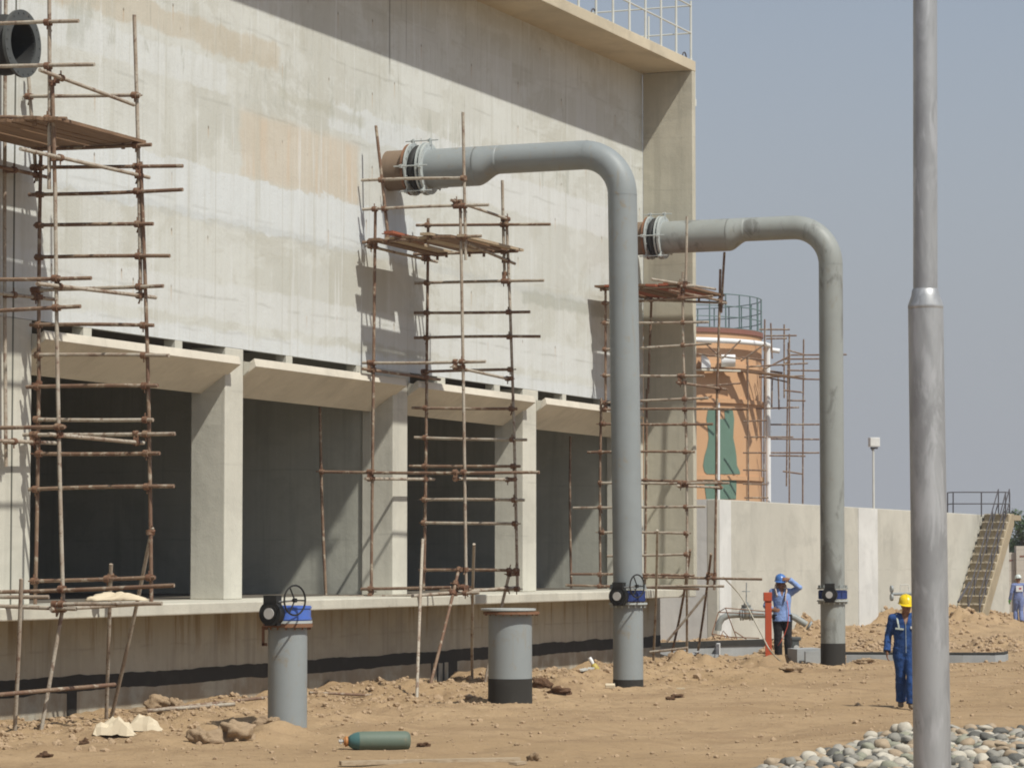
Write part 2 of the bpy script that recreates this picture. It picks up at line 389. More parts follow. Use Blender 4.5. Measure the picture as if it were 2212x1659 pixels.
M_RUBB = paint('black_rubber', (.028, .028, .027), (.06, .055, .05), .7, .5, .3).m
M_BLACK = paint('black_cast_iron', (.018, .018, .017), (.05, .04, .03), .5, .4).m
M_NAVY = paint('navy_valve_paint', (.025, .045, .16), (.03, .03, .05), .5, .5).m
M_BLUE = paint('blue_enamel', (.075, .15, .48), (.05, .08, .2), .35, .3).m
M_DISC = paint('dull_white_cap', (.42, .41, .39), (.3, .28, .25), .6, .3).m
M_DKGREY = paint('dark_spool_paint', (.075, .08, .078), (.14, .11, .08), .55, .5).m
g = MT('galvanised_steel', (.42, .43, .435), .46, .5, .5)
g.mix(g.noise((3, 3, 1.0), 5, .65, .5).ss(.42, .6), (.30, .305, .31), .8)
g.mix(g.noise((7, 7, 1.6), 4, .6, .5, 5).ss(.52, .64), (.52, .53, .54), .7)
g.mix(g.noise((9, 9, 2.2), 4, .7, 1, 11).ss(.66, .74), (.20, .19, .18), .6)
g.bump(g.noise(16, 4), .06, .01); M_GALV = g.m
def tubemat(name, a, b, c2):
    m = MT(name, a, .8, .15, .3); m.mix(m.noise(2.2, 4, .7, 0, 0, True).ss(.42, .6), b, .8)
    m.mix(m.noise(7, 4, .7, .5, 4, True).ss(.54, .62), c2, .75)
    m.mix(m.noise(40, 3, .6).ss(.5, .7), (.06, .04, .03), .4); m.bump(m.noise(60, 3), .3, .004); return m.m
M_TUBE = tubemat('rusty_scaffold_tube', (.175, .105, .07), (.245, .175, .12), (.42, .37, .29))
M_TUBEP = tubemat('pale_scaffold_tube', (.33, .27, .21), (.42, .385, .32), (.16, .09, .06))
M_COUP = tubemat('rusty_coupler', (.15, .075, .045), (.20, .12, .075), (.26, .19, .13))
def wood(name, c, d):
    m = MT(name, c, .85); m.mix(m.noise((2, 26, 26), 5, .6, 0, 0, True).ss(.4, .7), d, .8); m.rnd(d, .4)
    m.bump(m.noise((2, 60, 60), 4), .3, .01); return m.m
M_PLANK = wood('weathered_plank', (.22, .14, .085), (.11, .062, .035))
M_PLANKP = wood('pale_dry_plank', (.42, .34, .24), (.25, .18, .11))
M_PLANKR = wood('red_rusty_plank', (.33, .10, .05), (.20, .07, .04))
# soil
s_ = MT('sandy_soil', (.345, .24, .137), .97, spec=.1)
s_.mix(s_.noise(.16, 5, .6, .5).ss(.4, .62), (.395, .28, .166), .8)
s_.mix(s_.noise((.5, .9, .5), 5, .65, .6, 3).ss(.5, .7), (.285, .195, .115), .7)
s_.mix(s_.noise(2.3, 6, .7, .4, 8).ss(.5, .72), (.27, .185, .11), .65)
s_.mix(s_.noise(7, 5, .7, .2, 2).ss(.56, .74), (.46, .345, .225), .55)
s_.mix(s_.noise(19, 5, .7, 0, 2).ss(.56, .7), (.20, .135, .085), .6)
s_.mix(s_.noise((.22, .22, .22), 6, .7, .7, 33).ss(.50, .60), (.255, .172, .10), .5)
s_.mix(s_.noise((1.3, 1.3, 1.3), 7, .75, .5, 37).ss(.56, .62), (.23, .155, .09), .4)
s_.bump(s_.noise(9, 8, .75)*1.8+s_.noise(2.2, 6, .65)*3+s_.noise(40, 5, .7)*.6, .55, .05)
M_SOIL = s_.m
m = MT('dirt_clod', (.42, .31, .20), .97, spec=.1); m.mix(m.noise(12, 5, .7, 0, 0, True).ss(.45, .65), (.30, .205, .13), .6)
m.rnd((.34, .24, .15), .5); m.bump(m.noise(20, 5, .7), .8, .03); M_CLOD = m.m
m = MT('dark_damp_clod', (.13, .075, .045), .95, spec=.1); m.mix(m.noise(12, 4, .7).ss(.5, .65), (.24, .15, .09), .6); m.bump(m.noise(18, 5, .7), .8, .03); M_CLODD = m.m
STONE = []
for nm, c, d in (('pale cream', (.50, .46, .38), (.38, .34, .27)), ('mid grey', (.25, .235, .20), (.19, .18, .155)), ('warm tan', (.36, .28, .19), (.28, .21, .14)),
                 ('greenish grey', (.27, .265, .20), (.21, .21, .16)), ('dark slate grey', (.12, .115, .10), (.08, .078, .07)), ('light ash grey', (.34, .32, .275), (.27, .25, .21))):
    m = MT('river_stone_'+nm.replace(' ', '_'), c, .75, spec=.35); m.mix(m.noise(9, 4, .6, 0, 0, True).ss(.4, .65), d, .7); m.rnd(d, .5)
    m.mix(m.noise(50, 3, .6).ss(.6, .7), (.5, .48, .43), .3); STONE.append((nm, m.m))
# tank
tk = MT('peach_tank_paint', (.50, .30, .165), .6)
tk.mix(tk.noise(.5, 4).ss(.4, .65), (.54, .345, .205), .7); tk.mix(tk.noise((1.4, 1.4, .3), 4).ss(.55, .75), (.42, .27, .17), .5)
M_TANK = tk.m
M_TGREEN = paint('faded_green_paint', (.12, .20, .155), (.16, .24, .19), .6, .4).m
M_TRIM = paint('faded_maroon_trim', (.22, .10, .075), (.28, .15, .11), .6, .4).m
M_TEAL = paint('grey_green_rail', (.12, .18, .175), (.2, .2, .18), .5, .4).m
M_WHITE = paint('white_paint', (.72, .73, .73), (.5, .5, .48), .5, .3).m
M_RAIL = paint('pale_rail_paint', (.56, .57, .53), (.4, .38, .32), .5, .3).m
M_DRAIL = paint('dark_rail_paint', (.07, .065, .07), (.12, .09, .08), .6, .4).m
M_ORANGE = paint('orange_red_primer', (.42, .075, .03), (.30, .06, .035), .6, .4).m
M_PAPER = MT('cement_bag_paper', (.55, .47, .34), .8).mix(.0, (1, 1, 1)).m
M_STAIR2 = concrete('pale_stair_tread', (.55, .49, .38), .2).m
M_STAIR = concrete('concrete_stair', (.33, .275, .19), .2).m
m = MT('block_wall', (.45, .415, .36), .9)
m.mix(((m.z*2.2).fract()-.5).abs().ss(.45, .48), (.30, .27, .23), .6); m.mix(m.noise(.6, 4).ss(.45, .7), (.36, .33, .29), .6); M_BLOCK = m.m
m = MT('leaves', (.045, .085, .03), .7); m.rnd((.07, .11, .04), .5); m.mix(m.noise(.7, 3).ss(.4, .6), (.085, .12, .055), .7); M_LEAF = m.m
M_BARK = MT('bark', (.10, .075, .05), .9).m
m = paint('green_gas_cylinder_paint', (.11, .145, .112), (.20, .18, .12), .6, .9); M_CYL = m.m
m = paint('teal_cylinder_shoulder', (.06, .13, .125), (.15, .18, .13), .4, .5); M_CYLS = m.m
M_BRASS = paint('rusty_orange_metal', (.40, .17, .05), (.2, .1, .05), .6, .5).m
M_ROPE = MT('pale_rope', (.40, .37, .30), .9).m
M_RED = MT('red_hose', (.45, .07, .04), .6).m
M_CONDUIT = paint('grey_conduit', (.36, .34, .30), (.22, .18, .14), .7, .5).m
M_YEL = MT('mustard_plastic', (.42, .33, .08), .5).m

#CONTENT
# ================================================================== the ground
def make_ground():
    X_ = np.concatenate([-16-np.geomspace(2, 2500, 26)[::-1], np.arange(-16, 24, .085), 24+np.geomspace(.3, 2500, 34)])
    Y_ = np.concatenate([np.arange(-30, 22, 4.), np.arange(22, 32, .2), np.arange(32, 76, .085), np.arange(76, 120, .25), 120+np.geomspace(.5, 4500, 40)])
    gx, gy = np.meshgrid(X_, Y_); z = G(gx, gy)
    n, m_ = gx.shape
    me = bpy.data.meshes.new('ground'); co_ = np.stack([gx, gy, z], -1).reshape(-1, 3)
    idx = np.arange(n*m_).reshape(n, m_)
    f = np.stack([idx[:-1, :-1], idx[:-1, 1:], idx[1:, 1:], idx[1:, :-1]], -1).reshape(-1, 4)
    me.vertices.add(n*m_); me.vertices.foreach_set('co', co_.ravel())
    me.loops.add(f.size); me.loops.foreach_set('vertex_index', f.ravel().astype(np.int32))
    me.polygons.add(len(f)); me.polygons.foreach_set('loop_start', np.arange(0, f.size, 4, dtype=np.int32))
    me.update(calc_edges=True)
    o = put('ground', me, M_SOIL, None, True); tag(o, kind='structure')
make_ground()

# ================================================================== the concrete building
UE = 13.89; UL = -24.0
ZS = 5.72; ZL = 1.57; ZT = 13.3
bld = empty('concrete_treatment_building', (W0[0], W0[1], 0), 'long raw concrete building with a roof overhang, sloped canopies and four open bays', 'building', rz=ROT)
b = MB(); b.prismL([(0, ZS), (0, ZT), (-.4, ZT), (-.4, 6.12), (-.10, 6.12), (-.10, ZS)], UL, UE); b.build('upper_wall', M_WALL, bld)
b = MB(); b.boxL(UL, UE+.24, -9, -.402, ZT-.2, ZT+.03); b.boxL(UL, UE+.24, -.402, 1.2, ZT, ZT+.24); b.build('roof_overhang', M_SOF, bld, bevel=.012)
b = MB(); b.boxL(UE, UE+.22, 0, 1.2, ZL, ZT-.002); b.build('end_fin', M_FIN, bld, bevel=.015)
b = MB(); b.boxL(UL, UE+.15, -9, 1.2, 1.39, ZL); b.build('ledge_slab', M_LEDGE, bld, bevel=.02)
b = MB(); b.boxL(UL, UE+.32, -.1, .28, -1, 1.388); b.build('base_wall', M_BASE, bld)
# side and back shell, ceiling inside
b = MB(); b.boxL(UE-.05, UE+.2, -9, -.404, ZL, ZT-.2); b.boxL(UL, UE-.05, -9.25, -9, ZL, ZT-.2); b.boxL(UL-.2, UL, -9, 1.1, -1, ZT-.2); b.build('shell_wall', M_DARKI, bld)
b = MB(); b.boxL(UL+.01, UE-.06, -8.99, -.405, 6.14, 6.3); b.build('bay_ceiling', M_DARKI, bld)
b = MB(); b.boxL(UL+.01, UE-.06, -8.99, -.66, ZL+.002, ZL+.012); b.build('bay_floor', M_DARKI, bld)  # thin sheet over the slab, its dark colour standing in for shade
# bitumen band with ragged edges
rb = random.Random(3); us = [UL+i*.12 for i in range(int((UE+.2-UL)/.12)+1)]+[UE+.32]
vs = []; tz = .50; lz = .28
for i, u in enumerate(us):
    tz += rb.uniform(-.014, .014); tz += (.515-tz)*.2; lz += rb.uniform(-.012, .012); lz += (.285-lz)*.15
    vs += [w(u, .284, lz), w(u, .284, tz)]
vs += [w(UE+.324, .284, lz), w(UE+.324, .284, tz), w(UE+.324, -.1, lz), w(UE+.324, -.1, tz)]
n = len(us)+2; b = MB(); b.add(vs, [(2*i, 2*i+2, 2*i+3, 2*i+1) for i in range(n-1)])
dr = MB()
b.build('bitumen_band', M_BIT, bld)
for (px, y0, wd) in ((155, 1500, 18), (978, 1420, 27), (933, 1425, 5), (945, 1425, 5), (1140, 1400, 10), (958, 1425, 5)):
    a = L(px, y0, v=.28); k = wd/6500*50*1.1
    d_ = MB(); d_.boxL(a[0]-k*.9, a[0]+k*.9, .278, .2865, -.3, .31); d_.build('bitumen_drip', M_BIT, bld)
# pillars
PIL = [(-19.8, -19.15), (-14.9, -12.48), (-6.43, -5.79), (.22, .87), (6.62, 7.35), (13.2, UE)]
for i, (a, c) in enumerate(PIL):
    b = MB(); b.boxL(a, c, -.64, -.004 if i == 5 else 0, ZL, ZS-.002)
    b.build('pillar', M_CONC, bld, bevel=.018)
for (a, dv) in ((-19.1, -.64), (-13.9, -.64), (.27, -.64), (13.28, -.64)):
    b = MB(); b.boxL(a, a+.28, -8.99, dv-.002, ZL, 6.13); b.build('partition_wall', M_INT, bld)
b = MB(); b.boxL(-13.03, -12.99, -.002, .004, ZL, ZT-.01); b.build('wall_joint', M_JOINT, bld)
# canopies: a sloped slab per bay, with slots left open between it and the wall
SLOT = [[(65, 180), (198, 378), (394, 488)], [(527, 618), (632, 770)], [(886, 945), (962, 1068), (1080, 1128)], [(1162, 1215), (1223, 1300), (1308, 1360)]]
BAYS = [(-12.48, -6.43), (-5.79, .22), (.87, 6.62), (7.35, 13.2)]
for bi, (a, c) in enumerate([(-19.1, -14.9)]+BAYS):
    b = MB(); b.prismL([(.20, 5.565), (.235, 5.43), (-.45, 4.96), (-.50, 5.09)], a+.0, c+.10)
    # tip runs on in front of the right-hand pillar; left end closes with a gusset
    b.build('sloped_canopy', M_CANO, bld, bevel=.006)
    gg = MB(); gg.prismL([(.006, 5.52), (.15, 5.50), (.10, 5.36), (.006, 5.28)], a-.02, a+.06); gg.build('canopy_gusset', M_CONC, bld)
    if bi == 0: continue
    sl_ = SLOT[bi-1]; e = [a]+[L(x, 750, v=0)[0] for s_2 in sl_ for x in s_2]+[c]
    e = sorted(min(max(q, a), c) for q in e)
    for j in range(0, len(e), 2):
        if e[j+1]-e[j] > .06:
            b = MB(); b.boxL(e[j]+.002, e[j+1], -.2, -.003, 5.30, ZS-.002); b.build('slot_spacer', M_CONC, bld)
# roof railing
rl = MB(); rl.tube(w(UE+.14, 1.12, ZT+.24), w(UE+.14, 1.12, ZT+.30), .03); rail = rl.build('roof_railing', M_RAIL, bld)
u = UE+.14; k = 0
while u > 2:
    p = MB(); p.tube(w(u, 1.12, ZT+.24), w(u, 1.12, ZT+1.62), .026, 8); p.build('railing_post', M_RAIL, rail); u -= 1.02; k += 1
for v in (.1, -.9, -1.9, -3.2, -4.5, -6):
    p = MB(); p.tube(w(UE+.14, v, ZT+.2), w(UE+.14, v, ZT+1.33), .022, 8); p.build('railing_post', M_RAIL, rail)
for h in (.64, 1.27):
    p = MB(); p.tube(w(UE+.14, 1.12, ZT+.24+h), w(1.5, 1.12, ZT+.24+h), .02, 8); p.build('guard_rail', M_RAIL, rail)
    p = MB(); p.tube(w(UE+.14, 1.12, ZT+.24+h), w(UE+.14, -6, ZT+.24+h), .018, 8); p.build('guard_rail', M_RAIL, rail)
for px in (1282, 1478):
    q = L(px, 0, v=1.1)[0]; p = MB(); p.torus(w(q, 1.1, ZT+.25), (N[0], N[1], 0), .13, .016, 20, 6); p.build('lifting_loop', M_DRAIL, bld)
c_ = MB(); q = w(UE+.16, 1.14, ZT-.2); c_.tube(w(UE+.30, 1.14, ZT+.22), w(UE+.30, 1.14, ZT-.62), .035, 8); c_.tube(w(UE+.25, 1.16, ZT-.62), w(UE+.25, 1.16, ZT-.78), .05, 8); c_.build('conduit', M_RAIL, bld)

# ================================================================== pipework
NV = Vector((N[0], N[1], 0)); DV = Vector((D[0], D[1], 0)); ZV = Vector((0, 0, 1))
def bolts(mb, c, ax, r, n, h=.05, br=.014, off=0):
    ax = Vector(ax).normalized(); t = ZV if abs(ax.z) < .9 else Vector((1, 0, 0))
    X_ = (t-ax*t.dot(ax)).normalized(); Y_ = ax.cross(X_)
    for k in range(n):
        a = 2*math.pi*(k+off)/n; p = Vector(c)+X_*r*math.cos(a)+Y_*r*math.sin(a); mb.tube(p-ax*h/2, p+ax*h/2, br, 6)
def valve(th, c, zt, two, br=.30, sx=1.0, hw=True, gv=None, par=None):
    """butterfly valve: body ring round z axis at height zt, gearbox towards the camera-left, handwheel"""
    c = Vector(c); va = MB(); va.ring((c.x, c.y, zt), ZV, .2, br, .20, 40)
    for dz in (-.075, .075): va.ring((c.x, c.y, zt+dz), ZV, br-.02, br+.012, .022, 40)
    if two:
        for k in range(10):
            a = 2*math.pi*k/10+.3; va.box((c.x+(br+.005)*math.cos(a), c.y+(br+.005)*math.sin(a), zt), .03, .03, .17)
    vo = va.build('valve_body', M_NAVY if two else M_BLUE, th, auto=35)
    gd = gv.normalized(); side = ZV.cross(gd)
    gc = Vector((c.x, c.y, zt))+gd*(br+.10)
    gb = MB(); gb.sweep([Vector((c.x, c.y, zt))+gd*(br-.02), gc], .075, 14); gb.disc(gc+gd*.02, gd, .165, .13, 32); gb.disc(gc+gd*.075, gd, .115, .05, 32)
    gb.box(gc+ZV*.17-side*.0+gd*.01, .20, .15, .15, Matrix((side, gd, ZV)).transposed())
    for k in range(6):
        a = k*math.pi/3; gb.ball(gc+side*.135*math.cos(a)+ZV*.135*math.sin(a)+gd*.02, .028, seg=8, rings=5)
    gb.box(gc-ZV*.14, .2, .1, .05, Matrix((side, gd, ZV)).transposed())
    go = gb.build('gearbox', M_BLACK, vo, auto=35)
    d_ = MB(); d_.disc(gc+gd*.106, gd, .075, .02, 24); d_.build('indicator_cap', M_DISC, vo, auto=35)
    if hw:
        ax = (side*-1.0+gd*.45).normalized() if False else (side*1.0+gd*.28).normalized()
        hc = gc+side*.35+ZV*.18+gd*.02
        s2 = MB(); s2.tube(gc+ZV*.15+side*.05, hc, .014, 8); s2.build('wheel_shaft', M_GALV, vo)
        h = MB(); h.torus(hc, ax, .20, .013, 32, 8); h.disc(hc, ax, .03, .05, 10)
        t = ZV; Y_ = ax.cross(t).normalized(); t = Y_.cross(ax)
        for k in range(3):
            a = 2*math.pi*k/3+.5; h.tube(hc, hc+t*.2*math.cos(a)+Y_*.2*math.sin(a), .011, 6)
        h.build('handwheel', M_BLACK, vo, auto=40)
    return vo
CAMV = Vector((0, -1, 0))
def coupling(th, u0, zc, v0=0.0, R_=.37, part=True, M_n=None):
    sh = MB(); c = lambda v: w(u0, v, zc)
    sh.sweep([c(-.05), c(.48+v0)], R_, 48); sh.build('wall_nozzle', M_n or M_RUSTN, th, auto=35)
    f = MB(); f.ring(c(.455+v0), NV, R_-.02, .475, .045, 56); bolts(f, c(.455+v0), NV, .44, 16, .08, .011); f.build('flange', M_RUSTP, th, auto=35)
    f = MB(); f.ring(c(.515+v0), NV, R_-.02, .485, .03, 56); bolts(f, c(.53+v0), NV, .44, 16, .06, .011); f.build('backing_ring', M_WHITEP, th, auto=35)
    r = MB(); n_ = 16
    r.sweep([c(.53+v0+.2*i/n_) for i in range(n_+1)], [R_+.0+.075*math.sin(math.pi*i/n_) for i in range(n_+1)], 48); r.build('rubber_bellows', M_RUBB, th, smooth=True)
    f = MB(); f.ring(c(.745+v0), NV, R_-.02, .485, .03, 56); f.build('backing_ring', M_WHITEP, th, auto=35)
    f = MB(); f.ring(c(.82+v0), NV, R_-.02, .475, .045, 56); bolts(f, c(.80+v0), NV, .44, 16, .10, .011); f.build('flange', M_WHITEP, th, auto=35)
    for ang in (90, 235, 325, 180):
        a = R(ang); d = ZV*math.sin(a)-DV*math.cos(a)*-1
        rr = MB(); rr.tube(c(.34+v0)+d*.53, c(1.0+v0)+d*.53, .012, 8)
        for vv in (.50, .84):
            q = c(vv+v0)+d*.50; M_ = Matrix((d.cross(NV), NV, d)).transposed(); rr.box(q, .07, .025, .13, M_)
            rr.tube(c(vv+v0-.05)+d*.53, c(vv+v0-.025)+d*.53, .03, 6)
        rr.build('tie_rod', M_WHITEP, th)
def arc_path(u0, z1, v0, vs_, Rb, zend, n=14, lean=0):
    vb = vs_; vs_ = vs_-lean
    pts = [w(u0, v0, z1), w(u0, (v0+vs_-Rb)/2, z1)]
    for i in range(n+1):
        a = math.pi/2*i/n; pts.append(w(u0, vs_-Rb+Rb*math.sin(a), z1-Rb+Rb*math.cos(a)))
    pts += [w(u0, (vs_+vb)/2, (z1-Rb+zend)/2), w(u0, vb, zend)]
    return pts
ZN = 9.40; ZH = 9.50
def riser(name, label, u0, vs_, vz, zb, red0, red1, M_, zn=ZN, zh=ZH, Rb=.82, group='grey riser pipes bending into the building', lean=0):
    base = w(u0, vs_, zb)
    th = empty(name, base, label, 'pipe', group)
    coupling(th, u0, zn)
    b = MB(); b.sweep([w(u0, .84, zn), w(u0, red0, zn)], .36, 48); b.build('wide_pipe', M_, th, auto=35)
    b = MB(); ts = [i/10 for i in range(11)]; S = lambda t: t*t*(3-2*t)
    b.sweep([w(u0, red0+(red1-red0)*t, zn+(zh-zn)*S(t)) for t in ts], [.36+(.262-.36)*S(t) for t in ts], 48, fix=NV); b.build('reducer', M_, th, smooth=True)
    b = MB(); b.sweep(arc_path(u0, zh, red1, vs_, Rb, vz+.14, lean=lean), .262, 48); b.build('bent_pipe', M_, th, auto=35)
    for q, ax in ((w(u0, vs_-Rb, zh), NV), (w(u0, vs_-lean, zh-Rb), ZV)):
        b = MB(); b.ring(q, ax, .25, .2645, .012, 48); b.build('weld_seam', M_, th, auto=35)
    x, y = base.x, base.y
    b = MB(); b.ring((x, y, vz+.135), ZV, .2, .335, .03, 40); bolts(b, (x, y, vz+.16), ZV, .305, 16, .09, .013); b.build('flange', M_, th, auto=35)
    b = MB(); b.ring((x, y, vz-.135), ZV, .2, .345, .03, 40); bolts(b, (x, y, vz-.16), ZV, .31, 16, .09, .013); b.build('flange', M_WHITEP, th, auto=35)
    return th, x, y
zr1 = L(1357, 1287, v=4.69)[2]
PB1 = w(0, 4.69, 0)
th, x, y = riser('riser_pipe', 'tall grey riser pipe bending over the middle scaffold, valve at its foot', 0.0, 4.69, zr1, -.3, 1.78, 2.22, M_PIPE, lean=.09, Rb=.76)
zb_ = L(1357, 1467, v=4.69)[2]
b = MB(); b.sweep([(x, y, zb_), (x, y, zr1-.12)], .268, 48); b.build('lower_pipe', M_PIPE, th, auto=35)
b = MB(); b.sweep([(x, y, -.6), (x, y, zb_+.002)], .271, 48); b.build('buried_black_foot', M_BIT, th, auto=35)
valve(th, (x, y, 0), zr1, True, gv=Vector((-.42, -.9, 0)))
th, x, y = riser('riser_pipe', 'tall grey riser pipe at the far end with its bend against the sky', 13.01, 4.68, L(1800, 1284, v=4.68)[2], -.3, 2.35, 2.75, M_PIPE2, zn=9.42, zh=9.52, Rb=.85)
zr2 = L(1800, 1284, v=4.68)[2]; zb2 = L(1800, 1389, v=4.68)[2]
b = MB(); b.sweep([(x, y, zb2), (x, y, zr2-.12)], .268, 48); b.build('lower_pipe', M_PIPE2, th, auto=35)
b = MB(); b.sweep([(x, y, -.6), (x, y, zb2+.002)], .271, 48); b.build('buried_black_foot', M_BIT, th, auto=35)
valve(th, (x, y, 0), zr2, True, hw=False, gv=Vector((-.25, -.95, 0)))
# stub with valve on top (left)
q = L(621, 1500, v=4.68); su = q[0]; base = w(su, 4.68, -.35); x, y = base.x, base.y
th = empty('pipe_stub', base, 'short grey pipe stub topped by a blue valve with a handwheel', 'pipe')
zf = L(621, 1350, v=4.68)[2]
b = MB(); b.sweep([(x, y, -.5), (x, y, zf)], .267, 48); b.build('stub_pipe', M_PIPE, th, auto=35)
b = MB(); b.ring((x, y, zf+.0), ZV, .2, .34, .05, 44); bolts(b, (x, y, zf-.02), ZV, .305, 16, .08, .012); b.build('rusty_flange', M_RUSTP, th, auto=35)
b = MB(); b.ring((x, y, zf+.045), ZV, .2, .335, .035, 44); b.build('flange', M_WHITEP, th, auto=35)
valve(th, (x, y, 0), zf+.165, False, br=.315, gv=Vector((-.42, -.9, 0)))
b = MB(); qq = Vector((x-.33, y-.05, zf-.12)); b.box(qq+Vector((0, 0, -.02)), .035, .05, .26); b.box(qq+Vector((.02, 0, -.14)), .07, .05, .04); b.build('hanging_bracket', M_RUSTP, th)
# wide open stub in the middle
q = L(1102, 1450, v=4.65); base = w(q[0], 4.65, -.3); x, y = base.x, base.y
th = empty('pipe_stub', base, 'short wide grey pipe stub with a bare open flange and black painted foot', 'pipe')
zf = L(1102, 1322, v=4.65)[2]; zb3 = L(1102, 1465, v=4.65)[2]
b = MB(); b.sweep([(x, y, zb3), (x, y, zf)], .352, 52); b.build('stub_pipe', M_PIPE, th, auto=35)
b = MB(); b.sweep([(x, y, -.6), (x, y, zb3+.002)], .356, 52); b.build('buried_black_foot', M_BIT, th, auto=35)
b = MB(); b.ring((x+.02, y, zf-.01), ZV, .3, .455, .04, 52); bolts(b, (x+.02, y, zf-.03), ZV, .42, 20, .04, .013); b.build('rusty_flange', M_RUSTP, th, auto=35)
b = MB(); b.disc((x-.03, y, zf+.045), ZV, .445, .03, 52); b.build('blank_plate', M_WHITEP, th, auto=35)
# dark spool on the wall, upper left
q = L(50, 95, v=.95); zc = q[2]; un = q[0]
th = empty('flanged_spool', w(un, 0, zc), 'dark grey flanged pipe spool with an open black mouth high on the wall', 'pipe')
sp_ = MB(); cc = lambda v: w(un, v, zc)
sp_.sweep([cc(-.05), cc(.3)], .37, 44); sp_.build('wall_nozzle', M_DKGREY, th, auto=35)
for v in (.30, .37, .93):
    b = MB(); b.ring(cc(v), NV, .33, .475, .05, 56); bolts(b, cc(v+.0), NV, .43, 20, .07, .013); b.build('flange', M_DKGREY, th, auto=35)
b = MB(); n_ = 14; vs = [.395+.51*i/n_ for i in range(n_+1)]
b.sweep([cc(v) for v in vs], [.36+.07*math.sin(math.pi*i/n_) for i in range(n_+1)], 48, cap=False); b.build('rubber_bellows', M_RUBB, th, smooth=True)
b = MB(); b.sweep([cc(.1), cc(.93)], .33, 40, cap=False); b.disc(cc(.1), NV, .33, .02, 40); b.build('pipe_lining', M_RUBB, th, auto=35)

# ================================================================== scaffolds
rs = random.Random(11)
def seg_seg(p1, q1, p2, q2):
    d1, d2, r = q1-p1, q2-p2, p1-p2; a, e, f_ = d1.dot(d1), d2.dot(d2), d2.dot(r); c = d1.dot(r); b_ = d1.dot(d2); den = a*e-b_*b_
    s = min(max((b_*f_-c*e)/den, 0), 1) if den > 1e-9 else 0
    t = (b_*s+f_)/e
    if t < 0: t = 0; s = min(max(-c/a, 0), 1)
    elif t > 1: t = 1; s = min(max((b_-c)/a, 0), 1)
    A_, B_ = p1+d1*s, p2+d2*t
    return A_, B_, (A_-B_).length, s, t
def tube_part(th, nm, a, b_, mt, r=.0275, bow=.012):
    mb = MB(); d = b_-a; side = d.cross(Vector((.3, .8, .5))).normalized(); n_ = 7; k = rs.uniform(-bow, bow)*d.length/2
    pts = [a+d*i/n_+side*k*math.sin(math.pi*i/n_) for i in range(n_+1)]
    mb.sweep(pts, r, 10); return mb.build(nm, mt, th, auto=40)
def coupler(th, p, d1, d2):
    mb = MB(); ax = d1.normalized(); mb.disc(p[0], d1, .050, .075, 10); mb.disc(p[1], d2, .050, .075, 10)
    m_ = (p[0]+p[1])/2; mb.box(m_, .075, .075, .075)
    side = d1.cross(d2); side = side.normalized() if side.length > 1e-3 else ZV
    o1 = rs.choice((-1, 1)); t = d2.normalized()
    mb.tube(p[0]+t*.03*o1, p[0]+t*.11*o1+side*.02, .011, 5); mb.tube(p[1]+ax*.03*o1, p[1]+ax*.10*o1, .011, 5)
    if rs.random() < .35: mb.tube(p[0]+ax*.03, p[0]+ax*.03+Vector((.03*o1, 0, -.09)), .014, 5)
    mb.build('coupler', M_COUP, th, auto=40)
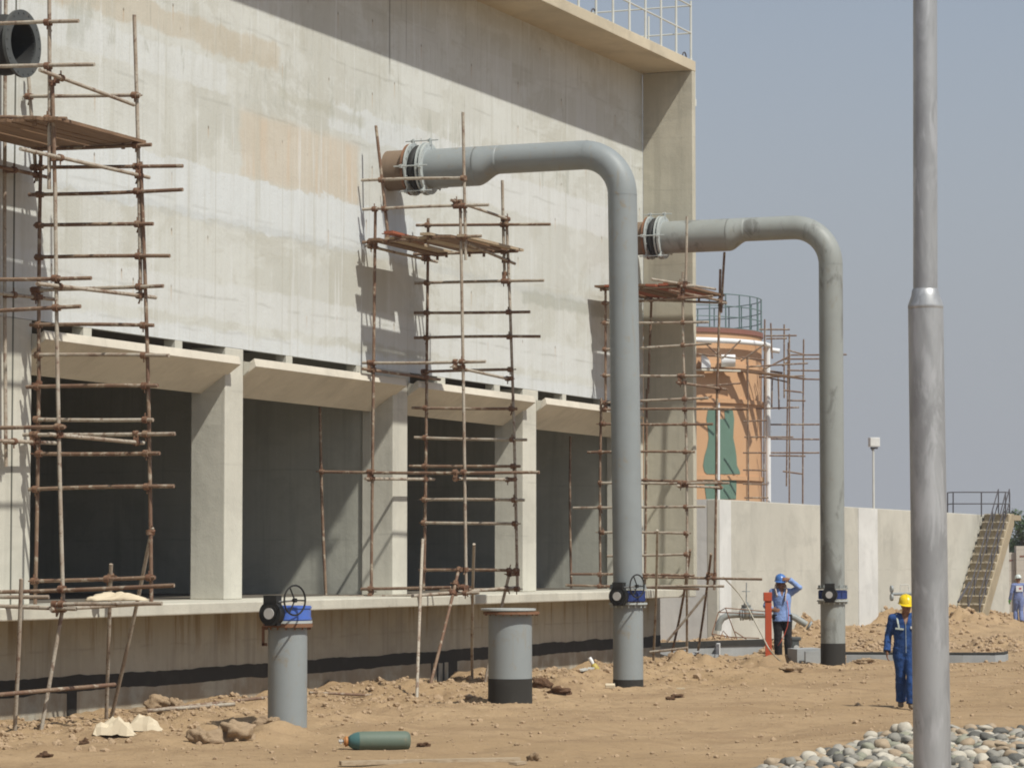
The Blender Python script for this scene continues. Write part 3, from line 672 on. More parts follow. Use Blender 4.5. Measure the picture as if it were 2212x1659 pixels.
def scaffold(name, label, u1, u2, v1, v2, tubes, planks, zpl=None, group='rusty tube scaffolds below the pipe outlets'):
    base = w((u1+u2)/2, (v1+v2)/2, 0); th = empty(name, base, label, 'scaffold', group); T = []
    for t in tubes:
        k, pl, x0, y0, x1, y1 = t[:6]; mt = t[6] if len(t) > 6 else ('p' if rs.random() < (.12 if k == 's' else .30) else 'r')
        off = {'s': 0, 'v': .05, 'u': -.05}[k if k in 'svu' else 's'] if k in 'svu' else 0
        def pt(x, y, pl):
            if pl == 'n': return w(L(x, y, u=u1-off))
            if pl == 'f': return w(L(x, y, u=u2-off))
            if pl == 'i': return w(L(x, y, v=v1+off))
            if pl == 'o': return w(L(x, y, v=v2+off*1))
            if pl == 'c': return w(L(x, y, u=u1-off*2.1))
            if pl[0] == 'V': return w(L(x, y, v=float(pl[1:])))
            if pl[0] == 'U': return w(L(x, y, u=float(pl[1:])))
        if k == 'g':
            a = pt(x0, y0, pl); q = onG(x1, y1); c_ = q+Vector((0, 0, -.12))
        else:
            a = pt(x0, y0, pl); c_ = pt(x1, y1, pl)
        nm = {'s': 'standard', 'v': 'ledger', 'u': 'transom', 'g': 'raking_leg'}[k]
        if k == 's' and T and False: pass
        tube_part(th, nm, a, c_, M_TUBEP if mt == 'p' else (M_RED if mt == 'R' else M_TUBE)); T.append((a, c_))
    n = 0; done = []
    for i in range(len(T)):
        for j in range(i+1, len(T)):
            A_, B_, d, s, t = seg_seg(*T[i], *T[j])
            if .005 < d < .15 and n < 98:
                ang = abs((T[i][1]-T[i][0]).normalized().dot((T[j][1]-T[j][0]).normalized()))
                if ang > .97: continue
                m_ = (A_+B_)/2
                if any((m_-x_).length < .07 for x_ in done): continue
                done.append(m_); coupler(th, (A_, B_), T[i][1]-T[i][0], T[j][1]-T[j][0]); n += 1
    for (v, z, a, c_, wd, mt, dz) in planks:
        mb = MB(); q0, q1 = w(a, v, z+rs.uniform(-.008, .008)), w(c_, v+rs.uniform(-.05, .05), z+dz)
        d = (q1-q0); L_ = d.length; X_ = d.normalized(); Y_ = ZV.cross(X_).normalized(); Z_ = X_.cross(Y_)
        roll = Matrix.Rotation(rs.uniform(-.05, .05), 3, X_)
        mb.box((0, 0, 0), L_, wd, .045); o = mb.build('plank', mt, None); o.parent = th
        Mx = Matrix((X_, roll @ Y_, roll @ Z_)).transposed().to_4x4(); Mx.translation = (q0+q1)/2
        o.matrix_local = Matrix.Translation(-base) @ Mx
        cl = MB()
        for e in (.12, L_-.12): 
            if rs.random() < .6: cl.box(q0+X_*e-ZV*.06, .05, .05, .08)
        if cl.v: cl.build('plank_cleat', M_PLANK, th)
    return th
# middle scaffold, below the first riser's outlet
u1, u2, v1, v2 = -1.31, 1.08, .30, 1.98
T2 = [('s', 'n', 812, 272, 838, 505), ('s', 'n', 811, 448, 802, 1278), ('s', 'n', 1000, 243, 1006, 562, 'p'), ('s', 'n', 994, 432, 1007, 1274, 'p'),
      ('s', 'f', 925, 472, 919, 1085), ('s', 'f', 919, 1050, 915, 1275), ('s', 'f', 1085, 390, 1090, 592), ('s', 'f', 1094, 470, 1118, 1278),
      ('s', 'V-.75', 691, 879, 704, 1290),
      ('v', 'n', 781, 390, 1003, 385, 'p'), ('v', 'n', 783, 453, 1056, 443, 'p'), ('v', 'n', 783, 524, 1040, 510), ('v', 'n', 783, 784, 1049, 781),
      ('v', 'n', 695, 1019, 1165, 1020), ('u', 'i', 789, 1034, 938, 1035, 'p'), ('v', 'n', 663, 1290, 1035, 1280), ('v', 'n', 780, 1272, 1000, 1268),
      ('v', 'f', 899, 487, 1189, 485), ('v', 'f', 893, 550, 1119, 543), ('v', 'f', 896, 612, 1175, 606, 'p'), ('v', 'f', 895, 676, 1145, 674), ('v', 'f', 895, 730, 1167, 727),
      ('v', 'f', 913, 803, 1107, 798), ('v', 'f', 890, 881, 1117, 883), ('v', 'f', 895, 945, 1138, 950), ('v', 'f', 884, 1007, 1124, 1007), ('v', 'f', 915, 1079, 1133, 1080, 'p'),
      ('v', 'f', 912, 1129, 1119, 1131, 'p'), ('v', 'f', 915, 1231, 1122, 1232), ('v', 'f', 950, 1273, 1122, 1272, 'p'),
      ('u', 'o', 975, 433, 1100, 475), ('u', 'o', 978, 792, 1105, 820, 'p'), ('u', 'o', 984, 1034, 1102, 1036, 'p'), ('u', 'o', 1003, 524, 1112, 570, 'p'),
      ('u', 'i', 793, 531, 944, 566, 'p'), ('u', 'i', 783, 797, 950, 820), ('u', 'o', 890, 1287, 1120, 1268),
      ('g', 'o', 913, 1165, 900, 1482, 'p'), ('g', 'o', 991, 1230, 925, 1486), ('g', 'o', 1024, 1175, 1020, 1468, 'p'), ('g', 'o', 1100, 1240, 1044, 1470)]
zp = L(880, 524, u=u1)[2]+.06
P2 = [(.42, zp, u1-.25, u2+.3, .22, M_PLANK, -.02), (.66, zp+.01, u1-.1, u2+.2, .2, M_PLANKP, .0), (1.12, zp, u1-.35, u2+.15, .22, M_PLANK, 0),
      (1.36, zp+.0, u1-.2, u2+.25, .2, M_PLANKP, 0), (1.60, zp, u1-.15, u2+.2, .2, M_PLANK, 0), (1.84, zp, u1-.3, u2+.2, .22, M_PLANK, 0), (2.05, zp+.01, u1-.1, u2+.3, .14, M_PLANKP, 0),
      (.80, zp+.09, u1-.45, u1+1.2, .18, M_PLANKR, -.03), (1.45, zp+.05, u1-.3, u1+1.6, .2, M_PLANKP, 0)]
scaffold('scaffold_tower', 'rusty scaffold tower under the middle pipe outlet, ragged plank deck with a red board', u1, u2, v1, v2, T2, P2)
# left scaffold
u1, u2, v1, v2 = -15.0, -12.8, .30, 2.0
T1 = [('s', 'n', 106, -60, 106, 409, 'p'), ('s', 'n', 113, 180, 119, 420), ('s', 'n', 119, 395, 137, 1320), ('s', 'f', 290, 33, 304, 650, 'p'), ('s', 'f', 304, 350, 327, 1305),
      ('s', 'f', 61, 160, 79, 392, 'p'), ('s', 'f', 89, 300, 84, 829), ('s', 'f', 84, 800, 76, 1305), ('s', 'V.12', 13, -60, 13, 1008, 'p'),
      ('v', 'f', 52, 209, 303, 206, 'p'), ('v', 'f', 65, 362, 395, 359), ('v', 'f', 83, 323, 327, 313), ('v', 'f', 62, 421, 395, 410), ('v', 'f', 75, 487, 331, 484), ('v', 'f', 75, 556, 367, 553),
      ('v', 'f', 66, 627, 353, 618, 'p'), ('v', 'f', 65, 702, 332, 703), ('v', 'f', 72, 767, 365, 768), ('v', 'f', 57, 836, 341, 833), ('v', 'f', 75, 906, 331, 907, 'p'), ('v', 'f', 50, 939, 378, 937, 'p'),
      ('v', 'f', 85, 980, 345, 979), ('v', 'f', 62, 1057, 376, 1050), ('v', 'f', 67, 1255, 335, 1247), ('v', 'n', -140, 1281, 376, 1264), ('v', 'n', 118, 1305, 350, 1303, 'p'),
      ('v', 'n', -140, 1303, 165, 1315), ('v', 'n', -140, 1289, 106, 1289, 'p'), ('v', 'n', -140, 59, 170, 46), ('v', 'n', -140, 150, 204, 140), ('v', 'n', -140, 603, 197, 601), ('v', 'n', -140, 680, 174, 662),
      ('v', 'n', -140, 926, 140, 922), ('v', 'n', -140, 253, 144, 257), ('u', 'i', -60, 348, 101, 383), ('u', 'i', -60, 627, 118, 647, 'p'), ('u', 'i', -60, 950, 120, 957, 'p'),
      ('u', 'o', 86, 152, 289, 227, 'p'), ('u', 'o', 44, 322, 322, 384, 'p'), ('u', 'o', 80, 613, 336, 643, 'p'), ('u', 'o', 105, 938, 310, 957, 'p'), ('u', 'o', 110, 1316, 345, 1302, 'p'),
      ('g', 'o', 46, 1250, 31, 1577, 'p'), ('g', 'o', 135, 1315, 86, 1576, 'p'), ('g', 'f', 240, 1218, 229, 1553), ('g', 'f', 329, 1140, 235, 1556, 'p')]
zp = L(300, 314, u=u2)[2]+.06
P1 = [(.26+.235*i, zp, u1-.25+rs.uniform(-.1, .1), u2+.12+rs.uniform(0, .12), .215, M_PLANK, 0) for i in range(8)]
th1 = scaffold('scaffold_tower', 'rusty scaffold tower at the left edge with a closed brown plank deck', u1, u2, v1, v2, T1, P1)
tube_part(th1, 'ledger', w(L(-140, 1512, v=2.0)), w(L(248, 1478, v=2.0)), M_TUBE)
# right scaffold
u1, u2, v1, v2 = 10.52, 13.2, .30, 2.1
T3 = [('s', 'n', 1484, 468, 1481, 612, 'p'), ('s', 'n', 1475, 588, 1478, 829, 'p'), ('s', 'n', 1479, 815, 1484, 1244, 'p'), ('g', 'n', 1484, 1230, 1484, 1427),
      ('s', 'n', 1308, 620, 1308, 880), ('s', 'n', 1299, 860, 1297, 1270), ('s', 'f', 1408, 630, 1400, 850), ('s', 'f', 1397, 840, 1393, 1270),
      ('s', 'f', 1565, 545, 1558, 676), ('s', 'f', 1556, 582, 1549, 860), ('s', 'f', 1549, 835, 1543, 1274), ('s', 'V-.7', 1232, 942, 1234, 1270),
      ('v', 'n', 1304, 698, 1531, 696, 'p'), ('v', 'n', 1304, 755, 1537, 742, 'p'), ('v', 'n', 1304, 811, 1521, 812, 'p'), ('v', 'n', 1304, 870, 1530, 860, 'p'), ('v', 'n', 1304, 885, 1616, 884),
      ('v', 'n', 1304, 916, 1540, 916), ('v', 'n', 1269, 977, 1501, 976), ('v', 'n', 1296, 1043, 1575, 1043, 'p'), ('v', 'f', 1383, 1037, 1560, 1042), ('v', 'n', 1238, 1097, 1524, 1094, 'p'),
      ('v', 'n', 1302, 1150, 1488, 1152, 'p'), ('v', 'n', 1312, 1201, 1487, 1197, 'p'), ('v', 'n', 1232, 1240, 1500, 1243), ('v', 'f', 1395, 1246, 1646, 1251), ('v', 'n', 1383, 1267, 1564, 1266, 'p'), ('v', 'n', 1222, 1264, 1510, 1272),
      ('v', 'n', 1300, 624, 1500, 618), ('v', 'n', 1300, 655, 1540, 640), ('v', 'f', 1395, 648, 1570, 655),
      ('u', 'o', 1406, 603, 1545, 625), ('u', 'o', 1446, 627, 1567, 652), ('u', 'o', 1461, 1049, 1560, 1053, 'p'), ('u', 'o', 1462, 826, 1569, 841),
      ('g', 'o', 1420, 1145, 1411, 1427, 'p'), ('g', 'o', 1491, 1188, 1447, 1417), ('g', 'o', 1536, 1196, 1504, 1418), ('v', 'n', 1404, 1408, 1486, 1399, 'p'), ('s', 'n', 1523, 1285, 1440, 1386)]
zp = L(1440, 622, u=u1)[2]+.04
P3 = [(.3+.24*i, zp+rs.uniform(0, .03), u1-.3+rs.uniform(-.1, .1), u2+.2+rs.uniform(0, .2), .22, (M_PLANKR if i in (1, 2, 5, 6) else M_PLANK), rs.uniform(-.02, .02)) for i in range(8)]
P3 += [(.6, zp+.08, u1-.2, u1+1.6, .2, M_PLANKR, .02), (1.7, zp+.09, u1+.2, u2+.5, .2, M_PLANKR, -.04)]
th3 = scaffold('scaffold_tower', 'rusty scaffold tower between the two tall pipes with a red board deck', u1, u2, v1, v2, T3, P3)
# cement bag lying on the left scaffold's lowest tubes
def crumple(name, label, cat, c, sx, sy, sz, mt, seed, group=None, n=9, flat=True):
    r_ = random.Random(seed); mb = MB(); vs = []; c = Vector(c)
    for j in range(n):
        for i in range(n):
            a, b_ = i/(n-1)*2-1, j/(n-1)*2-1; e = max(abs(a), abs(b_))
            h = sz*(1-e**3)*(.55+.75*mnoise.noise(Vector((a*1.4+seed, b_*1.4, 1)))+.45*abs(mnoise.noise(Vector((a*2.6, b_*2.6, seed)))))+r_.uniform(-.05, .05)*sz
            k = 1+.35*mnoise.noise(Vector((a*1.2, b_*1.2, seed*2.)))
            vs.append(c+Vector((a*sx*k+r_.uniform(-.06, .06)*sx, b_*sy*k+r_.uniform(-.06, .06)*sy, max(h*1.9, -.01))))
    mb.add(vs, [(j*n+i, j*n+i+1, (j+1)*n+i+1) for j in range(n-1) for i in range(n-1)]+[(j*n+i, (j+1)*n+i+1, (j+1)*n+i) for j in range(n-1) for i in range(n-1)])
    o = mb.build(name, mt, None, smooth=not flat); s2 = o.modifiers.new('s', 'SOLIDIFY'); s2.thickness = .01
    return tag(o, label, cat, group)
q = w(L(250, 1294, v=1.9)); crumple('cement_bag', 'empty pale cement bag draped on the lowest tubes of the left scaffold', 'bag', q+Vector((0, 0, -.02)), .42, .2, .07, M_PAPER, 4, None, 16, False)
# ================================================================== background
VB = -2.2
UB0 = L(1550, 1200, v=VB)[0]; UB1 = L(2180, 1200, v=VB)[0]
ZB0 = L(1560, 1077, v=VB)[2]; ZB1 = L(2110, 1112, v=VB)[2]; ZB = (ZB0+ZB1)/2
bs = empty('concrete_basin', w(UB0, VB, 0), 'low pale concrete basin wall beyond the building, with plastered strips', 'wall', rz=ROT)
b = MB(); b.boxL(UB0, UB1, VB-.3, VB, -.5, ZB); b.build('basin_wall', M_BASIN, bs, bevel=.02)
b = MB(); b.boxL(UB0, UB0+.3, VB-9.7, VB-.302, -.5, ZB-.004); b.build('end_wall', M_BASIN2, bs)
b = MB(); b.boxL(UB1-.3, UB1, VB-9.7, VB-.302, -.5, ZB-.004); b.build('end_wall', M_BASIN, bs)
b = MB(); b.boxL(UB0, UB1, VB-10, VB-9.702, -.5, ZB-.002); b.build('back_wall', M_BASIN, bs)
for (xa, xb) in ((1552, 1577), (1853, 1894)):
    a, c = L(xa, 1150, v=VB)[0], L(xb, 1150, v=VB)[0]; p = MB(); p.boxL(max(a, UB0+.01), c, VB+.001, VB+.03, -.5, ZB-.02); p.build('plaster_strip', M_BASIN2, bs)
# stair up the basin wall
ut = L(2132, 1115, v=VB+.05)[0]; ub = L(2093, 1300, v=VB+.55)[0]
st = empty('concrete_stair', w(ub, VB+.6, 0), 'narrow concrete stair climbing to the top of the basin wall', 'stair', rz=ROT)
ns = 13; zb_ = .1; b = MB(); top = ut-.2
vw0, vw1 = VB+.035, VB+1.02
for i in range(ns):
    u0 = ub+(top-ub)*i/ns; u1 = ub+(top-ub)*(i+1)/ns; z1 = zb_+(ZB-zb_)*(i+1)/ns; b.boxL(u0, u1-.002, vw0+.06, vw1-.06, zb_-.4 if i < 3 else z1-.5, z1-.01)
b.build('flight', M_STAIR, st)
b = MB()
for i in range(ns):
    u0 = ub+(top-ub)*i/ns; u1 = ub+(top-ub)*(i+1)/ns; z1 = zb_+(ZB-zb_)*(i+1)/ns; b.boxL(u0-.06, u1-.07, vw0+.058, vw1-.058, z1-.008, z1+.03)
b.build('tread', M_STAIR2, st)
for v in (vw0+.0, vw1-.058):
    p = MB(); vv = [(ub-.1, zb_-.2), (ub-.1, zb_+.12), (top, ZB+.03), (top+.3, ZB+.03), (top+.3, ZB-.35), (ub+.4, zb_-.2)]
    n = len(vv); p.add([w(a, v, z) for a, z in vv]+[w(a, v+.055, z) for a, z in vv], [tuple(range(n)), tuple(range(2*n-1, n-1, -1))]+[(i, i+n, (i+1) % n+n, (i+1) % n) for i in range(n)]); p.build('side_string', M_STAIR, st)
p = MB(); p.boxL(top+.002, top+1.4, vw0, vw1, ZB-.2, ZB-.01); p.build('landing', M_STAIR, st)
for v in (vw1-.5, vw1-.1):
    for h in (.45, .9):
        p = MB(); p.tube(w(ub, v, zb_+h), w(top, v, ZB+h), .022, 8); p.build('handrail', M_DRAIL, st)
    for i in range(6):
        t = i/5; p = MB(); p.tube(w(ub+(top-ub)*t, v, zb_+(ZB-zb_)*t), w(ub+(top-ub)*t, v, zb_+(ZB-zb_)*t+.92), .022, 8); p.build('handrail_post', M_DRAIL, st)
q0 = L(2092, 1255, v=vw1+.1); p = MB(); p.tube(w(L(2094, 1258, v=vw1)), w(L(2070, 1300, v=vw1)), .04, 8); p.build('prop', M_DRAIL, st)
# platform railing above the stair
YR = w(L(2110, 1110, v=VB)).y
gr_ = empty('platform_railing', atY(2110, 1112, YR), 'dark tube railing on top of the basin wall above the stair', 'railing')
tp = 1063; xs = [2047, 2059, 2120, 2172, 2181]
for x in xs:
    y0 = 1108 if x < 2060 else 1113; p = MB(); p.tube(atY(x, y0+3, YR+(3 if x in (2047, 2181) else 0)), atY(x, tp+(2 if x in (2047, 2181) else 0), YR+(3 if x in (2047, 2181) else 0)), .024, 8); p.build('railing_post', M_DRAIL, gr_)
for y, dd in ((tp, 0), (1088, 0)):
    for (xa, xb, da, db) in ((2059, 2172, 0, 0), (2047, 2059, 3, 0), (2172, 2181, 0, 3)):
        p = MB(); p.tube(atY(xa, y+(1 if da else 0), YR+da), atY(xb, y+(1 if db else 0), YR+db), .02, 8); p.build('guard_rail', M_DRAIL, gr_)
p = MB(); p.tube(atY(2172, tp+2, YR), atY(2160, 1113, YR-1.2), .022, 8); p.build('sloping_brace', M_DRAIL, gr_)
# block wall and tree at the far right
Yk = 131.
bw = empty('block_boundary_wall', atY(2190, 1300, Yk), 'pale block boundary wall with faint red marks at the right edge', 'wall')
def boxXY(mb, pxa, pxb, pyt, Y, th, zb=-.5):
    a = atY(pxa, pyt, Y); c = atY(pxb, pyt, Y); q = [(a.x, Y), (c.x, Y), (c.x, Y+th), (a.x, Y+th)]
    mb.hexa([(x, y, zb) for x, y in q]+[(x, y, a.z) for x, y in q]); return mb
boxXY(MB(), 2100, 2195, 1193, Yk, .3).build('low_panel', M_BLOCK, bw); boxXY(MB(), 2195.2, 2340, 1179, Yk-.2, .5).build('high_panel', M_BLOCK, bw)
for (xa, xb, y) in ((2170, 2188, 1208), (2203, 2225, 1199)):
    p = MB(); a = atY(xa, y, Yk-.21 if xa > 2200 else Yk-.01); c = atY(xb, y+4, Yk-.21 if xa > 2200 else Yk-.01); p.box(((a.x+c.x)/2, a.y-.004, (a.z+c.z)/2), c.x-a.x, .006, .06); p.build('red_mark', M_TRIM, bw)
def tree(name, label, cx, cy, Y, r, n, seed):
    r_ = random.Random(seed); c = atY(cx, cy, Y); base = Vector((c.x, Y, 0)); th = empty(name, base, label, 'tree', 'trees beyond the boundary wall')
    tr = MB(); tr.sweep([base, base+Vector((.1, 0, c.z*.5)), Vector((c.x+.2, Y, c.z))], [.2, .16, .08], 10)
    for k in range(7):
        a = r_.uniform(0, 6.28); tr.sweep([base+Vector((0, 0, c.z*.55)), c+Vector((math.cos(a)*r*.4, math.sin(a)*r*.4, r_.uniform(-.3, .5)*r)), c+Vector((math.cos(a)*r*.75, math.sin(a)*r*.75, r_.uniform(-.3, .7)*r))], [.08, .05, .02], 6)
    tr.build('trunk', M_BARK, th)
    cl = [(c+Vector((r_.gauss(0, .55)*r, r_.gauss(0, .5)*r, r_.gauss(0, .4)*r)), r*r_.uniform(.18, .42)) for k in range(26)]
    mb = MB()
    for k in range(n):
        cc, cr = r_.choice(cl); d = Vector((r_.gauss(0, 1), r_.gauss(0, 1), r_.gauss(0, 1))).normalized(); p = cc+d*cr*r_.uniform(.5, 1.1)
        a = Vector((r_.gauss(0, 1), r_.gauss(0, 1), r_.gauss(0, .6))).normalized(); b_ = a.cross(d).normalized(); s = r_.uniform(.04, .1)
        mb.add([p-a*s, p+b_*s*.5, p+a*s, p-b_*s*.5], [(0, 1, 2, 3)])
    mb.build('crown', M_LEAF, th)
tree('leafy_tree', 'dark green tree rising above the boundary wall at the right edge', 2222, 1155, 150, 1.6, 12000, 3)
tree('leafy_tree', 'lower grey-green shrubby tree just right of the stair, above the wall', 2181, 1188, 155, .75, 4500, 5)
# floodlight mast
Yf = 150.; a = atY(1887, 1110, Yf); fm = empty('floodlight_mast', (a.x, Yf, 0), 'slim floodlight mast with a square lamp head above the basin wall', 'lamp post')
p = MB(); t_ = atY(1886.5, 968, Yf); p.sweep([(a.x, Yf, 0), t_], [.075, .05], 10); p.build('mast', M_RAIL, fm)
p = MB(); h_ = atY(1888, 955, Yf); p.box(h_, .52, .35, .46, Matrix.Rotation(.25, 3, 'Z')); p.build('lamp_head', M_BASIN2, fm, bevel=.03)
p = MB(); p.box(h_-Vector((0, 0, .30)), .36, .2, .08); p.tube(h_-Vector((.12, 0, .25)), h_-Vector((.1, 0, .42)), .03, 6); p.build('bracket', M_DRAIL, fm)
# orange tank
YT = 115.; RT = 4.0; tc = atY(1420, 1000, YT); TX, TY = tc.x, YT
tz = lambda py, Y=YT-RT*.8: atY(1500, py, Y).z
tk_ = empty('storage_tank', (TX, TY, 0), 'round peach-orange storage tank with green painted shapes and a roof railing', 'tank')
zt = tz(716)
def cyl(name, r, z0, z1, mt, par=tk_, seg=72): p = MB(); p.sweep([(TX, TY, z0), (TX, TY, z1)], r, seg); return p.build(name, mt, par, auto=35)
cyl('shell', RT, -.2, zt-.06, M_TANK); cyl('roof_rim', RT+.06, zt-.055, zt+.12, M_TRIM)
for py in (790, 866, 1032):
    p = MB(); p.ring((TX, TY, tz(py)), ZV, RT-.01, RT+.09, .16, 72); p.build('girth_band', M_TANK, tk_, auto=35)
def onT(px, py, e=.015):   # point on the tank surface under a picture point
    r = ray(px, py); a = r[0]**2+r[1]**2; b_ = -2*(r[0]*TX+r[1]*TY); c = TX**2+TY**2-(RT+e)**2; d = b_*b_-4*a*c
    if d < 0: d = 0
    t = (-b_-math.sqrt(d))/(2*a); return Vector((r[0]*t, r[1]*t, CAMZ+r[2]*t))
LFT = [(886, 1529), (905, 1526), (925, 1529), (945, 1531), (965, 1528), (985, 1522), (1005, 1519), (1018, 1522), (1024, 1527)]
RGT = [(886, 1583), (905, 1586), (925, 1585), (945, 1584), (965, 1588), (985, 1591), (1005, 1592), (1018, 1598), (1024, 1599)]
def patch(name, left, right, e=.016, notch=False):
    vs = []; fs = []; n_ = 12
    for (y, xl), (_, xr) in zip(left, right):
        for k in range(n_+1): vs.append(onT(xl+(xr-xl)*k/n_, y, e))
    for j in range(len(left)-1):
        for k in range(n_):
            if notch and j < 1 and 4 <= k <= 7: continue
            fs.append((j*(n_+1)+k, j*(n_+1)+k+1, (j+1)*(n_+1)+k+1, (j+1)*(n_+1)+k))
    p = MB(); p.add(vs, fs); return p.build(name, M_TGREEN, tk_)
patch('green_painted_shape', LFT, RGT, notch=True)
patch('green_painted_shape', [(1036, 1521), (1055, 1523), (1078, 1526)], [(1036, 1591), (1055, 1591), (1078, 1590)])
p = MB(); n_ = 40
rr = MB(); rr.sweep([(TX+(RT+.3)*math.cos(a), TY+(RT+.3)*math.sin(a), tz(738)) for a in [(-2.4+2.6*i/n_) for i in range(n_+1)]], .10, 10); rr.build('white_ring_pipe', M_WHITE, tk_, smooth=True)
q = Vector((TX+(RT+.3)*math.cos(.2), TY+(RT+.3)*math.sin(.2), tz(738))); p = MB(); p.sweep([q, q+Vector((.55, -.1, -.08))], .09, 10); p.build('ring_pipe_outlet', M_WHITE, tk_, smooth=True)
rg = MB(); rg.ring((TX, TY, zt+.13), ZV, RT-.3, RT+.05, .03, 64); rg = rg.build('roof_railing', M_TEAL, tk_)
for k in range(34):
    a = 2*math.pi*k/34; P_ = Vector((TX+RT*math.cos(a), TY+RT*math.sin(a), zt+.1)); p = MB(); p.tube(P_, P_+ZV*1.28, .026, 6); p.build('railing_post', M_TEAL, rg)
for h in (.45, .85, 1.30):
    p = MB(); p.torus((TX, TY, zt+.1+h), ZV, RT, .02, 72, 6); p.build('guard_rail', M_TEAL, rg)
for (x0, x1, y0, y1, halfd) in ((1515, 1535, 767, 795, True), (1558, 1588, 766, 793, False)):
    c = onT((x0+x1)/2, (y0+y1)/2, .45); wd = (x1-x0)/6500*c.y; hh = (y1-y0)/6500*c.y
    p = MB(); n_ = 10
    if halfd:
        vv = [(-.5, -.5), (.5, -.5)]+[(-.5+1.0*math.cos(a), -.5+math.sin(a)) for a in [i/8*math.pi/2 for i in range(1, 9)]]
        m_ = len(vv); p.add([c+Vector((a*wd, -.2, b_*hh)) for a, b_ in vv]+[c+Vector((a*wd, .3, b_*hh)) for a, b_ in vv], [tuple(range(m_)), tuple(range(2*m_-1, m_-1, -1))]+[(i, i+m_, (i+1) % m_+m_, (i+1) % m_) for i in range(m_)])
    else: p.sweep([c-Vector((wd/2, 0, 0)), c+Vector((wd/2, 0, 0))], hh/2, 20)
    p.build('white_drum', M_WHITE, tk_, auto=35)
c0, c1 = onT(1508, 802, .4), onT(1592, 799, .4); p = MB(); d = c1-c0; p.box((c0+c1)/2, d.length, .5, .06, Matrix.Rotation(math.atan2(d.y, d.x), 3, 'Z')); p.build('drum_shelf', M_CONC, tk_)
a, c = onT(1552, 870, .12), onT(1552, 1080, .12); p = MB(); p.tube(a, c, .055, 10); p.build('white_downpipe', M_WHITE, tk_)
Yd = TY-1.; a, c = atY(1658, 749, Yd), atY(1660, 1090, Yd); p = MB(); p.tube(a, Vector((c.x, c.y, 0)), .1, 10); p.build('white_downpipe', M_WHITE, tk_)
# scaffold round the tank
ts_ = empty('scaffold_tower', atY(1700, 1100, 114), 'distant scaffold wrapped round the orange tank', 'scaffold')
TB = [(1615, 770, 1615, 1100, 110.5), (1652, 690, 1648, 1100, 112), (1665, 698, 1668, 775, 113), (1668, 820, 1667, 880, 113), (1681, 815, 1683, 885, 114), (1694, 701, 1694, 860, 115), (1705, 722, 1702, 1105, 113), (1736, 733, 1733, 1105, 114), (1703, 740, 1699, 1050, 116), (1500, 700, 1500, 800, 110.8),
      (1640, 712, 1706, 712, 113), (1650, 726, 1721, 725, 114), (1655, 732, 1700, 731, 113), (1705, 767, 1829, 766, 113), (1690, 776, 1790, 775, 115), (1600, 772, 1652, 778, 110.6), (1590, 794, 1745, 785, 112.5), (1700, 800, 1790, 801, 114), (1640, 815, 1738, 812, 113.5), (1740, 819, 1790, 820, 114), (1500, 764, 1600, 775, 110.6),
      (1700, 756, 1736, 766, 114), (1692, 843, 1736, 848, 114), (1600, 884, 1726, 880, 113.4), (1661, 917, 1770, 917, 114), (1660, 944, 1714, 944, 113), (1664, 948, 1770, 949, 115), (1660, 978, 1770, 978, 114), (1662, 984, 1740, 985, 113), (1691, 1018, 1735, 1024, 114), (1608, 944, 1655, 944, 111), (1605, 1015, 1655, 1016, 111), (1605, 978, 1655, 978, 111), (1605, 1045, 1655, 1046, 111),
      (1646, 800, 1705, 770, 113), (1500, 835, 1600, 828, 110.5), (1560, 775, 1600, 735, 110.4), (1600, 780, 1650, 745, 110.6), (1527, 745, 1560, 775, 110.4), (1640, 812, 1700, 825, 113), (1608, 1075, 1660, 1075, 111), (1606, 910, 1656, 908, 111), (1700, 865, 1740, 866, 114)]
for (x0, y0, x1, y1, Y) in TB:
    a, c = atY(x0, y0, Y), atY(x1, y1, Y)
    if abs(x1-x0) < 6 and y1 > 1070: c.z = 0; c.x = a.x+(c.x-a.x)
    tube_part(ts_, 'standard' if abs(x1-x0) < 6 else 'ledger', a, c, M_TUBE, .03, .004)
for (x0, y0, x1, y1, Y) in ((1588, 799, 1700, 812, 111.6), (1595, 801, 1706, 815, 112.3), (1660, 808, 1740, 819, 113), (1690, 790, 1706, 780, 113), (1664, 802, 1690, 806, 112.8)):
    a, c = atY(x0, y0, Y), atY(x1, y1, Y); p = MB(); d = c-a; p.box((a+c)/2, d.length, .3, .06, d.to_track_quat('X', 'Z').to_matrix()); p.build('plank', M_PLANK, ts_)

# ------------------------------------------------------------------ low pit walls, background pipes
pt = empty('concrete_pit', atY(1600, 1388, 71.5), 'low grey concrete pit wall with a dark top edge beside the building corner', 'pit wall')
def strip(mb, pxa, pya, Ya, pxb, pyb, Yb, zb, th=.18, cap=0):
    a, c = atY(pxa, pya, Ya), atY(pxb, pyb, Yb); d = Vector((c.x-a.x, c.y-a.y, 0)).normalized(); n_ = Vector((-d.y, d.x, 0))*th
    t0, t1 = a.z, c.z
    mb.hexa([(a.x, a.y, zb), (c.x, c.y, zb), (c.x+n_.x, c.y+n_.y, zb), (a.x+n_.x, a.y+n_.y, zb), (a.x, a.y, t0), (c.x, c.y, t1), (c.x+n_.x, c.y+n_.y, t1), (a.x+n_.x, a.y+n_.y, t0)])
    return mb
strip(MB(), 1420, 1396, 70.6, 1700, 1385, 73, -.6).build('pit_wall', M_PIT, pt)
p = MB(); a, c = atY(1420, 1393, 70.58), atY(1700, 1382.5, 72.98)
strip(p, 1420, 1388.5, 70.56, 1700, 1379.0, 72.96, atY(1560, 1391, 71.8).z-.045, .24); p.build('dark_coping', M_BIT, pt)
strip(MB(), 1553, 1390.5, 68.0, 1556, 1388.5, 71.6, -.6, .07).build('cross_wall', M_BASIN2, pt)
